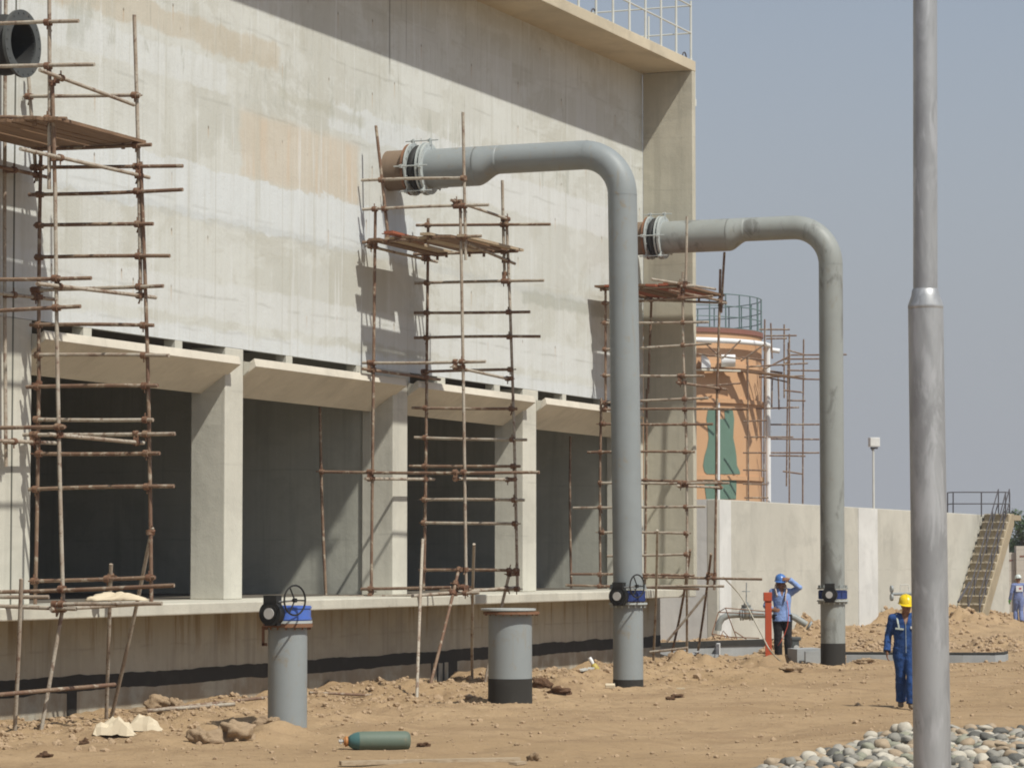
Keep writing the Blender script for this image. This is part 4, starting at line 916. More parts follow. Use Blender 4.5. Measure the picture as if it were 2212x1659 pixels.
strip(MB(), 1528, 1413, 67.6, 1552, 1413, 67.7, -.6, .3).build('pit_step', M_PIT, pt)
strip(MB(), 1488, 1397, 70.45, 1524, 1396, 70.5, atY(1500, 1400, 70.5).z, .05).build('dark_slot', M_BIT, pt)
pt2 = empty('concrete_pit', atY(2000, 1420, 67), 'long low grey concrete kerb crossing the sand behind the walking worker', 'pit wall')
strip(MB(), 1722, 1402, 67.5, 1775, 1400, 67.6, -.6, .8).build('pit_block', M_PIT, pt2)
strip(MB(), 1740, 1407, 67.3, 1770, 1405, 67.35, -.6, .1).build('pit_block', M_PIT, pt2)
b = MB(); aa = [atY(x, 1413, Y) for x, Y in ((1828, 67.2), (1960, 67.0), (2080, 66.8), (2150, 66.8), (2172, 67.2), (2178, 67.9))]
for i in range(5):
    p_, q_ = aa[i], aa[i+1]; d = Vector((q_.x-p_.x, q_.y-p_.y, 0)).normalized(); n_ = Vector((-d.y, d.x, 0))*.15
    b.hexa([(p_.x, p_.y, -.6), (q_.x, q_.y, -.6), (q_.x+n_.x, q_.y+n_.y, -.6), (p_.x+n_.x, p_.y+n_.y, -.6)]+[(p_.x, p_.y, .11), (q_.x, q_.y, .11), (q_.x+n_.x, q_.y+n_.y, .11), (p_.x+n_.x, p_.y+n_.y, .11)])
b.build('kerb', M_PIT, pt2)
b = MB(); aa = [Vector((v.x, v.y+.18, .14)) for v in aa]; b.sweep(aa, .035, 6); b.build('dark_edge_seal', M_BIT, pt2)
# background pipe run with gate valve
Yg = 79.; g_ = empty('pipe_run', atY(1640, 1345, Yg), 'low grey pipe run with gate valve before the basin wall', 'pipe')
r_p = 7.2/6500*Yg; A_ = lambda x, y: atY(x, y, Yg)
p = MB(); p.sweep([A_(1551, 1362), A_(1553, 1347), A_(1560, 1335), A_(1572, 1329), A_(1590, 1327), A_(1604, 1327)], r_p, 16); p.build('elbow', M_PIPE2, g_, auto=40)
p = MB(); p.sweep([A_(1604, 1327), A_(1704, 1328), A_(1718, 1334), A_(1742, 1349)], r_p, 16); p.build('straight_pipe', M_PIPE2, g_, auto=40)
v_ = MB(); v_.ball(A_(1612, 1322), .17, .15, .2); v_.sweep([A_(1612, 1318), A_(1612, 1300)], [.12, .05], 12); v_.disc(A_(1612, 1308), ZV, .13, .04, 16); vo = v_.build('gate_valve', M_PIPE2, g_, auto=40)
for x in (1600, 1605, 1620, 1625): p = MB(); p.disc(A_(x, 1327), (1, 0, 0), .155, .035, 20); p.build('flange', M_PIPE, g_, auto=40)
p = MB(); p.tube(A_(1612, 1302), A_(1612.5, 1258), .014, 6); p.build('valve_stem', M_PIPE, vo)
p = MB(); p.torus(A_(1612, 1277), ZV, .1, .012, 20, 6); p.tube(A_(1603.5, 1277), A_(1620.5, 1277), .01, 6); p.build('handwheel', M_PIPE, vo)
p = MB(); p.disc(A_(1748, 1351), (.8, 0, -.5), .13, .05, 18); p.build('pipe_end', M_PIPE, g_, auto=40)
# twisted rebar frame
rf = empty('rebar_frame', atY(1600, 1378, 75), 'thin rusty bent rebar frame lying in front of the pipe run', 'rebar'); B_ = lambda x, y, Y=75.: atY(x, y, Y)
for pts in ([(1538, 1369), (1552, 1322), (1567, 1313), (1650, 1320), (1682, 1322)], [(1567, 1313), (1592, 1380)], [(1538, 1369), (1546, 1383)], [(1538, 1369), (1580, 1376), (1640, 1378)], [(1556, 1378), (1562, 1362), (1574, 1376)], [(1552, 1322), (1650, 1326)], [(1588, 1364), (1612, 1380)]):
    p = MB(); p.sweep([B_(x, y, 75+.3*(i % 2)) for i, (x, y) in enumerate(pts)], .014, 6, ref=(0, 1, .1)); p.build('rebar', M_RUSTP, rf)
sf = empty('flanged_outlet', atY(1940, 1290, 92), 'small dark flanged pipe stub sticking out beside the basin wall', 'pipe')
S_ = lambda x, y: atY(x, y, 92.)
p = MB(); p.tube(S_(1928, 1283), S_(1975, 1282), .045, 10); p.build('stub_pipe', M_PIPE, sf)
for y in (1272, 1290): p = MB(); p.disc(S_(1926, y), (1, .2, 0), .11, .06, 16); p.build('flange', M_PIPE, sf, auto=40)
p = MB(); p.tube(S_(1926, 1268), S_(1926, 1294), .035, 8); p.build('riser', M_PIPE, sf)
p = MB(); 
for a, c in (((1945, 1281), (1945, 1263)), ((1945, 1263), (1962, 1263)), ((1962, 1263), (1964, 1276))): p.tube(S_(*a), S_(*c), .014, 6)
p.build('wire_handle', M_RAIL, sf)
# orange post
op = onG(1660, 1424); og = empty('orange_post', op, 'flat orange-red steel post standing in the sand beside the man in light blue', 'post')
p = MB(); a, c = atY(1651.5, 1280, op.y), atY(1668, 1418, op.y)
p.box(((a.x+c.x)/2, op.y, (a.z+op.z)/2-.1), c.x-a.x-.02, .10, a.z-op.z+.2); p.build('post_body', M_ORANGE, og, bevel=.006)
p = MB(); p.box(((a.x+c.x)/2-.015, op.y-.01, a.z-.09), (c.x-a.x)+.02, .13, .2); p.build('post_head', M_ORANGE, og, bevel=.01)
bx = onG(1718, 1428); bb = empty('dark_pump', bx, 'small dark green machine on the ground behind the man in light blue', 'pump')
p = MB(); p.box(bx+Vector((0, .1, .22)), .17, .3, .40); p.box(bx+Vector((.02, .1, .42)), .22, .34, .08); p.build('housing', M_DKGREY, bb, bevel=.02)
p = MB(); p.disc(bx+Vector((.02, -.08, .22)), (0, 1, 0), .06, .06, 16); p.build('cap', M_DISC, bb, auto=40)

# ================================================================== foreground
# galvanised pole
YP = 25.6; pc = lambda x, y: atY(x, y, YP)
b0 = pc(2014, 1659); t0 = pc(2000, 700); dv = (t0-b0)/(t0.z-b0.z); foot = b0-dv*b0.z
gp = empty('galvanised_pole', foot, 'thick stepped galvanised steel pole standing in the river stones', 'pole')
at_ = lambda z: foot+dv*z
z1, z2 = pc(2000, 668).z, pc(2000, 626).z; PZ = lambda y: pc(2000, y).z
p = MB(); p.sweep([at_(-.1), at_(z1)], [.160, .149], 48); p.build('lower_shaft', M_GALV, gp, auto=40)
p = MB(); zz = [z1, z1+.012, PZ(660), PZ(640), z2, z2+.01]; p.sweep([at_(z) for z in zz], [.146, .1505, .1505, .122, .112, .1], 48); p.build('cone_joint', M_GALV, gp, auto=60)
p = MB(); tt = at_(z2); dw = (pc(1999, 0)-pc(1999.5, 600)); dw = dw/dw.z; p.sweep([tt-dw*.02, tt+dw*(9.3-z2)], [.1035, .1015], 48); p.build('upper_shaft', M_GALV, gp, auto=40)
# gas cylinder
pl = onG(748, 1618); pr = onG(886, 1617); dl = (pr-pl); dl.z = 0; R_ = .116
cl = empty('gas_cylinder', pl, 'worn green gas cylinder lying on its side in the sand', 'gas cylinder'); up = Vector((0, 0, R_-.012)); a = pl+up; d = dl.normalized(); a.z = b_ = max(gz(pl.x, pl.y), gz(pr.x, pr.y))+R_-.02
Lc = dl.length
p = MB(); xs = [0, .02, .05, .09, .15, .22, Lc-.06, Lc-.025, Lc-.005, Lc]; rr = [.035, .05, .075, .098, .113, R_, R_, R_-.01, R_-.035, R_-.06]
p.sweep([a+d*x for x in xs[4:]], rr[4:], 32); p.build('cylinder_body', M_CYL, cl, auto=50)
p = MB(); p.sweep([a+d*x for x in xs[1:5]], rr[1:5], 32); p.build('shoulder', M_CYLS, cl, auto=60)
p = MB(); p.sweep([a-d*.03, a+d*.03], .045, 20); p.ring(a-d*.0, d, .04, .06, .03, 20); p.build('neck_ring', M_BRASS, cl, auto=40)
p = MB(); p.tube(a-d*.08, a-d*.03, .016, 8); p.tube(a-d*.065+ZV*.03, a-d*.065-ZV*.03, .011, 8); p.disc(a-d*.085, d, .022, .012, 10); p.build('valve_stem', M_DISC, cl, auto=40)
# tubes and boards lying about
def lying(name, label, cat, x0, y0, x1, y1, r, mt, dz=0, sub=0, group=None):
    a, c = onG(x0, y0), onG(x1, y1); a.z += dz+r; c.z += dz+r; th = MB(); n_ = 8
    th.sweep([a+(c-a)*i/n_ for i in range(n_+1)], r, 12, cap=False); th.sweep([a+(c-a)*i/n_ for i in range(n_+1)], r*.8, 12, cap=False)
    o = th.build(name, mt, None, auto=50); return tag(o, label, cat, group)
lying('loose_tube', 'pale grey tube lying on the soil left of the valve stub, nearer one', 'tube', 318, 1547, 508, 1532, .03, M_TUBEP, .05)
lying('loose_tube', 'long brown tube lying on the soil, running behind the valve stub', 'tube', 332, 1541, 578, 1512, .026, M_TUBE, .07)
lying('loose_tube', 'thin brown tube half buried in soil right of the valve stub', 'tube', 668, 1506, 826, 1508, .022, M_TUBE, .01)
def board(name, label, x0, y0, x1, y1, wd, th_, mt, dz=0):
    a, c = onG(x0, y0), onG(x1, y1); n_ = max(a.z, c.z)+dz; a.z = c.z = n_; d = c-a; p = MB(); p.box((a+c)/2+ZV*th_/2, d.length, wd, th_, Matrix.Rotation(math.atan2(d.y, d.x), 3, 'Z')); o = p.build(name, mt, None); return tag(o, label, 'board')
board('timber_board', 'long weathered timber board on the sand at the bottom of the frame', 735, 1655, 1122, 1644, .11, .045, M_PLANKP, .0)
board('timber_board', 'short weathered board at the bottom right of the long one', 1108, 1652, 1130, 1650, .1, .03, M_PLANKP, .0)
board('white_stick', 'thin white offcut lying on the soil right of the middle riser pipe', 1462, 1490, 1479, 1490, .05, .02, M_PAPER, .02)
board('grey_offcut', 'grey broken offcut beside the yellow bottle', 1252, 1455, 1278, 1451, .12, .03, M_RAIL, .02)
board('pink_strip', 'pale pink plastic strip on the soil heap below the right scaffold', 1482, 1430, 1512, 1420, .06, .02, M_DISC, .06)
q = onG(1318, 1487); p = MB(); p.box(q+Vector((0, 0, .05)), .17, .12, .07, Matrix.Rotation(.2, 3, 'X')); tag(p.build('broken_brick', M_PAPER, None, bevel=.01), 'cream broken brick at the foot of the middle riser pipe', 'brick')
q = onG(245, 1583); crumple('paper_sheet', 'crumpled cream cement bag paper on the sand, left of the pair', 'paper', q, .26, .16, .17, M_PAPER, 2, 'crumpled paper on the sand')
q = onG(312, 1578); crumple('paper_sheet', 'folded cream cement bag paper on the sand, right of the pair', 'paper', q, .22, .14, .13, M_PAPER, 9, 'crumpled paper on the sand')
# yellow and white bottle stuck in the soil
q = onG(1290, 1452); bt = empty('plastic_bottle', q, 'mustard and white plastic bottle leaning on the soil heap', 'bottle')
a, c = atY(1293, 1455, q.y), atY(1273, 1420, q.y); d = c-a
p = MB(); p.sweep([a, a+d*.3, a+d*.55, a+d*.62], [.05, .075, .06, .03], 12); p.build('bottle_body', M_YEL, bt, auto=50)
p = MB(); p.sweep([a+d*.62, a+d*.8, a+d], [.035, .045, .04], 10); p.build('white_neck', M_WHITE, bt, auto=50)
# rope
pts = [w(L(1562, 1246, u=13.2)), atY(1602, 1290, 67.2), atY(1640, 1360, 65), atY(1664, 1405, 63.5), onG(1690, 1432)+ZV*.02, onG(1703, 1442)+ZV*.01]
fine = []
for i in range(len(pts)-1):
    for k in range(6):
        t = k/6; p0 = pts[max(i-1, 0)]; p1 = pts[i]; p2 = pts[i+1]; p3_ = pts[min(i+2, len(pts)-1)]
        fine.append(.5*((2*p1)+(p2-p0)*t+(2*p0-5*p1+4*p2-p3_)*t*t+(3*p1-p0-3*p2+p3_)*t**3))
p = MB(); p.sweep(fine+[pts[-1]], .016, 6); tag(p.build('rope', M_ROPE, None, smooth=True), 'pale rope hanging from the right scaffold down to the sand', 'rope')

# ------------------------------------------------------------------ clods and stones
def rock_mesh(name, seed, sub=2, amp=.35, flat=1.0):
    bm = bmesh.new(); bmesh.ops.create_icosphere(bm, subdivisions=sub, radius=1)
    o_ = Vector((seed*3.1, seed*1.7, seed*.9))
    for v in bm.verts:
        k = 1+amp*mnoise.noise(v.co*1.1+o_)+amp*.5*mnoise.noise(v.co*2.7+o_); v.co *= k; v.co.z *= flat
    me = bpy.data.meshes.new(name); bm.to_mesh(me); bm.free(); return me
LUMP = [('lumpy tan soil clod with a dark hollow, right of the paper sheets', 505, 1598, .27, .2, .17, 0), ('smaller broken soil clod left of the big lumpy one', 442, 1602, .15, .12, .13, 0),
        ('flat soil clod at the foot of the valve stub, left side', 576, 1584, .13, .1, .08, 0), ('dark reddish clod right of the open pipe stub, upper one', 1178, 1487, .17, .14, .12, 1),
        ('dark reddish clod right of the open pipe stub, lower flatter one', 1206, 1499, .2, .12, .08, 1), ('tan clod on the sand below the man in light blue', 1712, 1450, .2, .16, .1, 0),
        ('small clod near the bottom edge, left of centre', 98, 1634, .07, .05, .045, 1), ('small clod on the sand below the scaffold legs', 182, 1604, .06, .05, .04, 1),
        ('clod at the foot of the far riser pipe, right side', 1867, 1433, .18, .13, .09, 0), ('pale clod on the sand beside the dark machine', 1738, 1427, .17, .13, .16, 0),
        ('small dark stone right of the middle riser pipe, upper of two', 1464, 1506, .09, .07, .04, 1), ('small dark stone right of the middle riser pipe, lower of two', 1448, 1511, .07, .06, .04, 1),
        ('tan clod near the bottom edge below the middle riser pipe', 1152, 1643, .07, .06, .06, 0), ('clod on the sand right of the gas cylinder', 915, 1612, .07, .06, .04, 1),
        ('clump of soil piled against the base wall between scaffold leg and tubes', 352, 1532, .22, .15, .16, 0), ('clump of soil piled against the base wall beside the loose tubes', 380, 1534, .12, .1, .12, 0),
        ('long low soil ridge clod behind the loose tubes', 300, 1545, .2, .1, .07, 0)]
for i, (lb, x, y, sx, sy, sz, dk) in enumerate(LUMP):
    me = rock_mesh('soil_clod', i+1, 4, .95); q = onG(x, y); o = put('soil_clod', me, M_CLODD if dk else M_CLOD, None, True); o.location = q+Vector((0, 0, sz*.25)); o.scale = (sx, sy, sz); tag(o, lb, 'clod')
# loose crumbs of soil: nobody could count them
rc = random.Random(5); rk = [rock_mesh('crumb', 50+i, 1, .5) for i in range(6)]; rkv = [[v.co.copy() for v in m_.vertices] for m_ in rk]; rkf = [[tuple(p_.vertices) for p_ in m_.polygons] for m_ in rk]
for m_ in rk: bpy.data.meshes.remove(m_)
vs = []; fs = []
for i in range(11000):
    if rc.random() < .6: u = rc.uniform(-19, 15); v = abs(rc.gauss(0, 2.2))+.5
    else: u = rc.uniform(-22, 15); v = rc.uniform(.5, 13)
    p = w(u, v, 0)
    if p.y < 31 and rc.random() < .5: continue
    s = min(.009+abs(rc.expovariate(75)), .10)*(1 if v < 5 else .62); k = rc.randrange(6); zz = gz(p.x, p.y) if s > .03 else None
    vs.append((p.x, p.y, s, k, rc.uniform(0, 6.28)))
for i in range(2600):     # coarser lumps on the heaps in front of the basin wall
    m_ = rc.choice([q_ for q_ in MOUNDS if q_[1] > 70]); vs.append((rc.gauss(m_[0], m_[3]*.8), rc.gauss(m_[1], m_[4]*.8)-.3, rc.uniform(.02, .09), rc.randrange(6), rc.uniform(0, 6.28)))
for i in range(1500): vs.append((rc.uniform(3, 19), rc.uniform(62, 92), rc.uniform(.015, .06), rc.randrange(6), rc.uniform(0, 6.28)))
P_ = np.array([(a[0], a[1]) for a in vs]); Z_ = G(P_[:, 0], P_[:, 1]); V = []; Fc = []
for (x, y, s, k, an), z in zip(vs, Z_):
    b_ = len(V); ca, sa = math.cos(an), math.sin(an)
    V += [(x+s*(c_.x*ca-c_.y*sa), y+s*(c_.x*sa+c_.y*ca), z+s*.2+s*.75*c_.z) for c_ in rkv[k]]; Fc += [tuple(q_+b_ for q_ in f_) for f_ in rkf[k]]
me = bpy.data.meshes.new('soil_crumbs'); me.from_pydata(V, [], Fc); o = put('soil_crumbs', me, M_CLOD, None, False); tag(o, kind='stuff', label='loose crumbs of dry soil scattered on the sand', cat='soil')
# river stones
def bed(x, y):     # height of the stone heap
    l = atZ(1650, 1659, .1); r0 = atZ(1985, 1560, .1)
    d = Vector((r0.x-l.x, r0.y-l.y)); n_ = Vector((d.y, -d.x)).normalized(); s = (x-l.x)*n_.x+(y-l.y)*n_.y
    s2 = 36.0-y+.25*math.sin(x*2.1)
    e = min(s, s2*.9)+.12*math.sin(x*3.3+y*2.1)+.1*math.sin(y*4.7)
    return e, .30*min(max(e/.8, 0), 1)**.8
SM = []
for i in range(9):
    me = rock_mesh('river_stone', 80+i, 3, .22); me.polygons.foreach_set('use_smooth', [True]*len(me.polygons)); SM.append(me)
rp = random.Random(21); cand = []
for j in range(60000):
    x = rp.uniform(2.0, 8.2); y = rp.uniform(27.2, 36.4); e, h = bed(x, y)
    if e < -.05: continue
    s = rp.uniform(.036, .078)*rp.choice((.7, 1, 1, 1.3))
    cand.append((x, y, h, s))
kept = []; cell = {}
for (x, y, h, s) in cand:
    gx_, gy_ = int(x/.14), int(y/.14); ok = True
    for a in (-1, 0, 1):
        for b_ in (-1, 0, 1):
            for (x2, y2, s2) in cell.get((gx_+a, gy_+b_), ()):
                if (x-x2)**2+(y-y2)**2 < ((s+s2)*.80)**2: ok = False; break
    if ok: cell.setdefault((gx_, gy_), []).append((x, y, s)); kept.append((x, y, h, s))
def vis(k):
    x, y, h, s = k; d_ = y*cp+(h-CAMZ)*sp; px = CX+F*x/d_; py = CY-F*(-y*sp+(h-CAMZ)*cp)/d_
    if px < 1630 or px > 2235 or py > 1672 or py < 1500: return 0
    if 1978 < px < 2046: return 0
    return s*s/(y*y)
kept.sort(key=vis, reverse=True)
STM = []
for nm, mt in STONE:
    row = []
    for me in SM:
        m2 = me.copy(); m2.materials.clear(); m2.materials.append(mt); row.append(m2)
    STM.append(row)
nvis = 0; bulk = []
for (x, y, h, s) in kept:
    if nvis < 300 and vis((x, y, h, s)) > 0:
        ci = rp.randrange(6); shp = rp.choice((0, 1, 2)); me = STM[ci][rp.randrange(9)]
        o = bpy.data.objects.new('river_stone', me); C.objects.link(o)
        sc_ = ((s*1.35, s*.85, s*.55), (s*1.05, s, s*.72), (s*1.1, s*.9, s*.9))[shp]; o.scale = sc_
        o.location = (x, y, gz(x, y)+h+rp.uniform(-.03, .05)); o.rotation_euler = (rp.uniform(-.5, .5), rp.uniform(-.5, .5), rp.uniform(0, 6.28))
        sh = ('flat oval', 'rounded', 'chunky round')[shp]
        tag(o, '%s %s river stone in the heap around the galvanised pole' % (STONE[ci][0], sh), 'stone', '%s %s river stones in the heap' % (STONE[ci][0], sh)); nvis += 1
    else: bulk.append((x, y, h, s))
V = []; Fc = []; MI = []; lo = [rock_mesh('s', 120+i, 2, .25) for i in range(4)]; lv = [[v.co.copy() for v in m_.vertices] for m_ in lo]; lf = [[tuple(p_.vertices) for p_ in m_.polygons] for m_ in lo]
under = [(rp.uniform(2.0, 8.2), rp.uniform(27.2, 36.2)) for i in range(3800)]
bulk += [(x, y, bed(x, y)[1]-.055, rp.uniform(.035, .06)) for x, y in under if bed(x, y)[0] > 0]
for (x, y, h, s) in bulk:
    k = rp.randrange(4); Mr = Matrix.Rotation(rp.uniform(0, 6.28), 3, 'Z') @ Matrix.Rotation(rp.uniform(-.5, .5), 3, 'X') @ Matrix.Diagonal((s*1.25, s*.9, s*.65)); b_ = len(V); z = gz(x, y)+h
    V += [tuple(Mr @ c_+Vector((x, y, z))) for c_ in lv[k]]; Fc += [tuple(q_+b_ for q_ in f_) for f_ in lf[k]]; MI += [rp.randrange(6)]*len(lf[k])
me = bpy.data.meshes.new('river_stones'); me.from_pydata(V, [], Fc); o = put('river_stones', me, [m_ for _, m_ in STONE], None, True); me.polygons.foreach_set('material_index', MI)
tag(o, kind='stuff', label='mass of smaller river stones filling the heap under the galvanised pole', cat='stones')
# ================================================================== people
M_SKIN = MT('skin_tanned', (.235, .12, .072), .6).m
M_HAIR = MT('dark_hair', (.018, .014, .012), .8).m
def cloth(name, c, d):
    m = MT(name, c, .85, spec=.2); m.mix(m.noise(5, 5, .6, .6).ss(.42, .64), d, .6); m.mix(m.noise((14, 14, 5), 4, .6, .4, 3).ss(.55, .7), tuple(min(1, k*1.35) for k in c), .35)
    m.bump(m.noise((9, 9, 5), 4, .6, 1.2)*1.2+m.noise(30, 3)*.2, .7, .025); return m.m
M_COVER = cloth('royal_blue_coverall', (.024, .066, .20), (.014, .034, .105))
M_SHIRT = cloth('light_blue_work_shirt', (.22, .32, .58), (.15, .22, .42))
M_TROU = cloth('black_trousers', (.017, .016, .018), (.03, .028, .03))
M_COVL = cloth('pale_blue_coverall', (.16, .20, .36), (.11, .13, .25))
M_SCARF = cloth('pale_cotton_scarf', (.60, .50, .43), (.45, .36, .30))
M_HATY = MT('yellow_safety_helmet', (.72, .52, .01), .3, spec=.6).m
M_HATB = MT('blue_safety_helmet', (.06, .16, .42), .35, spec=.6).m
M_HATW = MT('white_safety_helmet', (.55, .60, .58), .4, spec=.5).m
M_BOOT = MT('dusty_boots', (.17, .125, .08), .85).m
M_EYE = MT('eye', (.015, .012, .01), .3).m
M_LIP = MT('lips', (.20, .075, .06), .6).m
M_PATCH = MT('white_patch', (.55, .55, .55), .8).m
M_LOGO = MT('red_print', (.35, .05, .06), .8).m
M_GLOVE = MT('green_glove', (.12, .40, .10), .7).m
M_STRAP = MT('grey_reflective_strap', (.36, .40, .36), .6).m
def remeshed(mb, name, voxel, smooth=6, noise_amp=0, nseed=0):
    me = bpy.data.meshes.new(name+'_src'); me.from_pydata(mb.v, [], mb.f)
    bm = bmesh.new(); bm.from_mesh(me); bmesh.ops.recalc_face_normals(bm, faces=bm.faces); bm.to_mesh(me); bm.free()
    o = bpy.data.objects.new('tmp', me); C.objects.link(o)
    r = o.modifiers.new('r', 'REMESH'); r.mode = 'VOXEL'; r.voxel_size = voxel; r.use_smooth_shade = True
    s = o.modifiers.new('s', 'SMOOTH'); s.iterations = smooth; s.factor = .5
    dg = bpy.context.evaluated_depsgraph_get(); e = o.evaluated_get(dg); m2 = bpy.data.meshes.new_from_object(e); m2.name = name
    bpy.data.objects.remove(o); bpy.data.meshes.remove(me)
    if noise_amp:
        m2.update(); ns = [v.normal.copy() for v in m2.vertices]
        for v, n_ in zip(m2.vertices, ns):
            q = v.co*1.0; a = mnoise.noise(Vector((q.x*9, q.y*9, q.z*13+nseed)))+.5*mnoise.noise(Vector((q.x*22, q.y*22, q.z*30+nseed)))
            v.co += n_*a*noise_amp
    m2.polygons.foreach_set('use_smooth', [True]*len(m2.polygons)); return m2
def hand(mb, wr, d, palm_n, side, curl=.35, s=1.0):
    """wrist wr, hand direction d, palm normal, thumb side (vector)"""
    d = d.normalized(); pn = (palm_n-d*palm_n.dot(d)).normalized(); sd = d.cross(pn).normalized()
    if sd.dot(side) < 0: sd = -sd
    pl = .095*s
    mb.sweep([wr-d*.02, wr+d*.02, wr+d*pl*.6, wr+d*pl], [(.017*s, .027*s), (.016*s, .034*s), (.015*s, .043*s), (.012*s, .040*s)], 12, ref=pn)
    ls = (.068, .078, .072, .056)
    for i in range(4):
        off = sd*(.031-.0205*i)*s; b0 = wr+d*(pl-.008)+off; a = curl; p = [b0]; cur = b0; dd = d
        for k, f in enumerate((.42, .32, .26)):
            a_ = curl*(k+1)*.55; dd = (d*math.cos(a_)+pn*math.sin(a_)).normalized(); cur = cur+dd*ls[i]*s*f*1.05; p.append(cur)
        mb.sweep(p, [.0098*s, .0092*s, .0082*s, .0065*s], 8)
    t0 = wr+d*.028+sd*.030*s; t1 = t0+(d*.55+sd*.75+pn*.25).normalized()*.034*s; t2 = t1+(d*.9+sd*.25+pn*.35).normalized()*.028*s
    mb.sweep([t0-sd*.012, t0, t1, t2], [.013*s, .0125*s, .011*s, .008*s], 8)
def head(mb, c, s=1.0, fwd=Vector((0, -1, 0)), up=ZV):
    """c = centre of head; 0.225 m tall"""
    fwd = (fwd-up*fwd.dot(up)).normalized(); rt = fwd.cross(up)
    prof = [(-.115, .030, .035, .055), (-.100, .047, .055, .035), (-.075, .058, .075, .018), (-.045, .066, .088, .008), (-.01, .072, .096, .0), (.03, .075, .098, -.004), (.065, .070, .090, -.006), (.092, .052, .068, -.006), (.108, .028, .038, -.006)]
    vs = []; seg = 18; fs = []
    for (z, rx, ry, fy) in prof:
        for k in range(seg):
            a = 2*math.pi*k/seg; vs.append(c+up*z*s+rt*rx*s*math.cos(a)+fwd*(ry*s*math.sin(a)+fy*s))
    n = len(prof)
    for i in range(n-1):
        for k in range(seg): k2 = (k+1) % seg; fs.append((i*seg+k, i*seg+k2, (i+1)*seg+k2, (i+1)*seg+k))
    fs += [tuple(range(seg-1, -1, -1)), tuple((n-1)*seg+k for k in range(seg))]; mb.add(vs, fs)
    mb.sweep([c+fwd*.088*s+up*.012*s, c+fwd*.100*s-up*.012*s, c+fwd*.118*s-up*.032*s, c+fwd*.092*s-up*.040*s], [.009*s, .010*s, .014*s, .010*s], 8)
    for e in (-1, 1):
        mb.ball(c+rt*.074*s*e-up*.005*s, .010*s, .020*s, .032*s, M=Matrix((rt, fwd, up)).transposed())
        mb.ball(c+fwd*.082*s+rt*.034*s*e+up*.026*s, .022*s, .012*s, .008*s, M=Matrix((rt, fwd, up)).transposed())
        mb.ball(c+fwd*.075*s+rt*.036*s*e-up*.03*s, .022*s, .02*s, .02*s)
def face_bits(th, body, c, s=1.0, fwd=Vector((0, -1, 0)), up=ZV):
    fwd = (fwd-up*fwd.dot(up)).normalized(); rt = fwd.cross(up)
    for e in (-1, 1):
        p = MB(); p.ball(c+fwd*.090*s+rt*.032*s*e+up*.008*s, .011*s, .007*s, .006*s); p.build('eye', M_EYE, body, smooth=True)
        p = MB(); p.sweep([c+fwd*.100*s+rt*.015*s*e+up*.030*s, c+fwd*.098*s+rt*.035*s*e+up*.035*s, c+fwd*.085*s+rt*.054*s*e+up*.028*s], .0042*s, 6); p.build('eyebrow', M_HAIR, body, smooth=True)
    p = MB(); p.sweep([c+fwd*.088*s-rt*.024*s-up*.062*s, c+fwd*.101*s-up*.058*s, c+fwd*.088*s+rt*.024*s-up*.062*s], .0058*s, 8); p.build('mouth', M_LIP, body, smooth=True)
def helmet(th, c, mt, fwd, s=1.0, up=ZV):
    fwd = fwd.normalized(); rt = fwd.cross(up).normalized(); mb = MB(); vs = []; fs = []; seg = 28
    pr = [(.0, 1.02), (.025, 1.0), (.06, .95), (.09, .84), (.112, .66), (.128, .42), (.134, .18), (.135, .02)]
    base = c+up*.035*s
    for (z, k_) in pr:
        for k in range(seg):
            a = 2*math.pi*k/seg; vs.append(base+up*z*s+rt*.113*s*k_*math.cos(a)+fwd*.135*s*k_*math.sin(a))
    for i in range(len(pr)-1):
        for k in range(seg): k2 = (k+1) % seg; fs.append((i*seg+k, i*seg+k2, (i+1)*seg+k2, (i+1)*seg+k))
    fs += [tuple(range(seg-1, -1, -1)), tuple((len(pr)-1)*seg+k for k in range(seg))]; mb.add(vs, fs)
    vs = []; fs = []
    for (h, o_) in ((.0, 1.0), (-.006, 1.0), (-.012, 1.13), (-.006, 1.13)):
        for k in range(seg):
            a = 2*math.pi*k/seg; f_ = 1+(o_-1)*(2.6 if math.sin(a) > .55 else 1.0); vs.append(base+up*h*s+rt*.113*s*(1+(o_-1)*1.0)*math.cos(a)+fwd*.135*s*f_*math.sin(a)-up*(.012*s if o_ > 1.05 and math.sin(a) > .5 else 0))
    for j in range(4):
        for k in range(seg): k2 = (k+1) % seg; j2 = (j+1) % 4; fs.append((j*seg+k, j*seg+k2, j2*seg+k2, j2*seg+k))
    mb.add(vs, fs)
    pts = [base+up*z*s+fwd*.135*k_*s*sg+up*.004 for sg, seq in ((1, pr[1:]), (-1, pr[:0:-1])) for (z, k_) in seq]
    mb.sweep(pts, [(.004*s, .012*s)]*len(pts), 6, ref=up)
    return mb.build('safety_helmet', mt, th, auto=38)
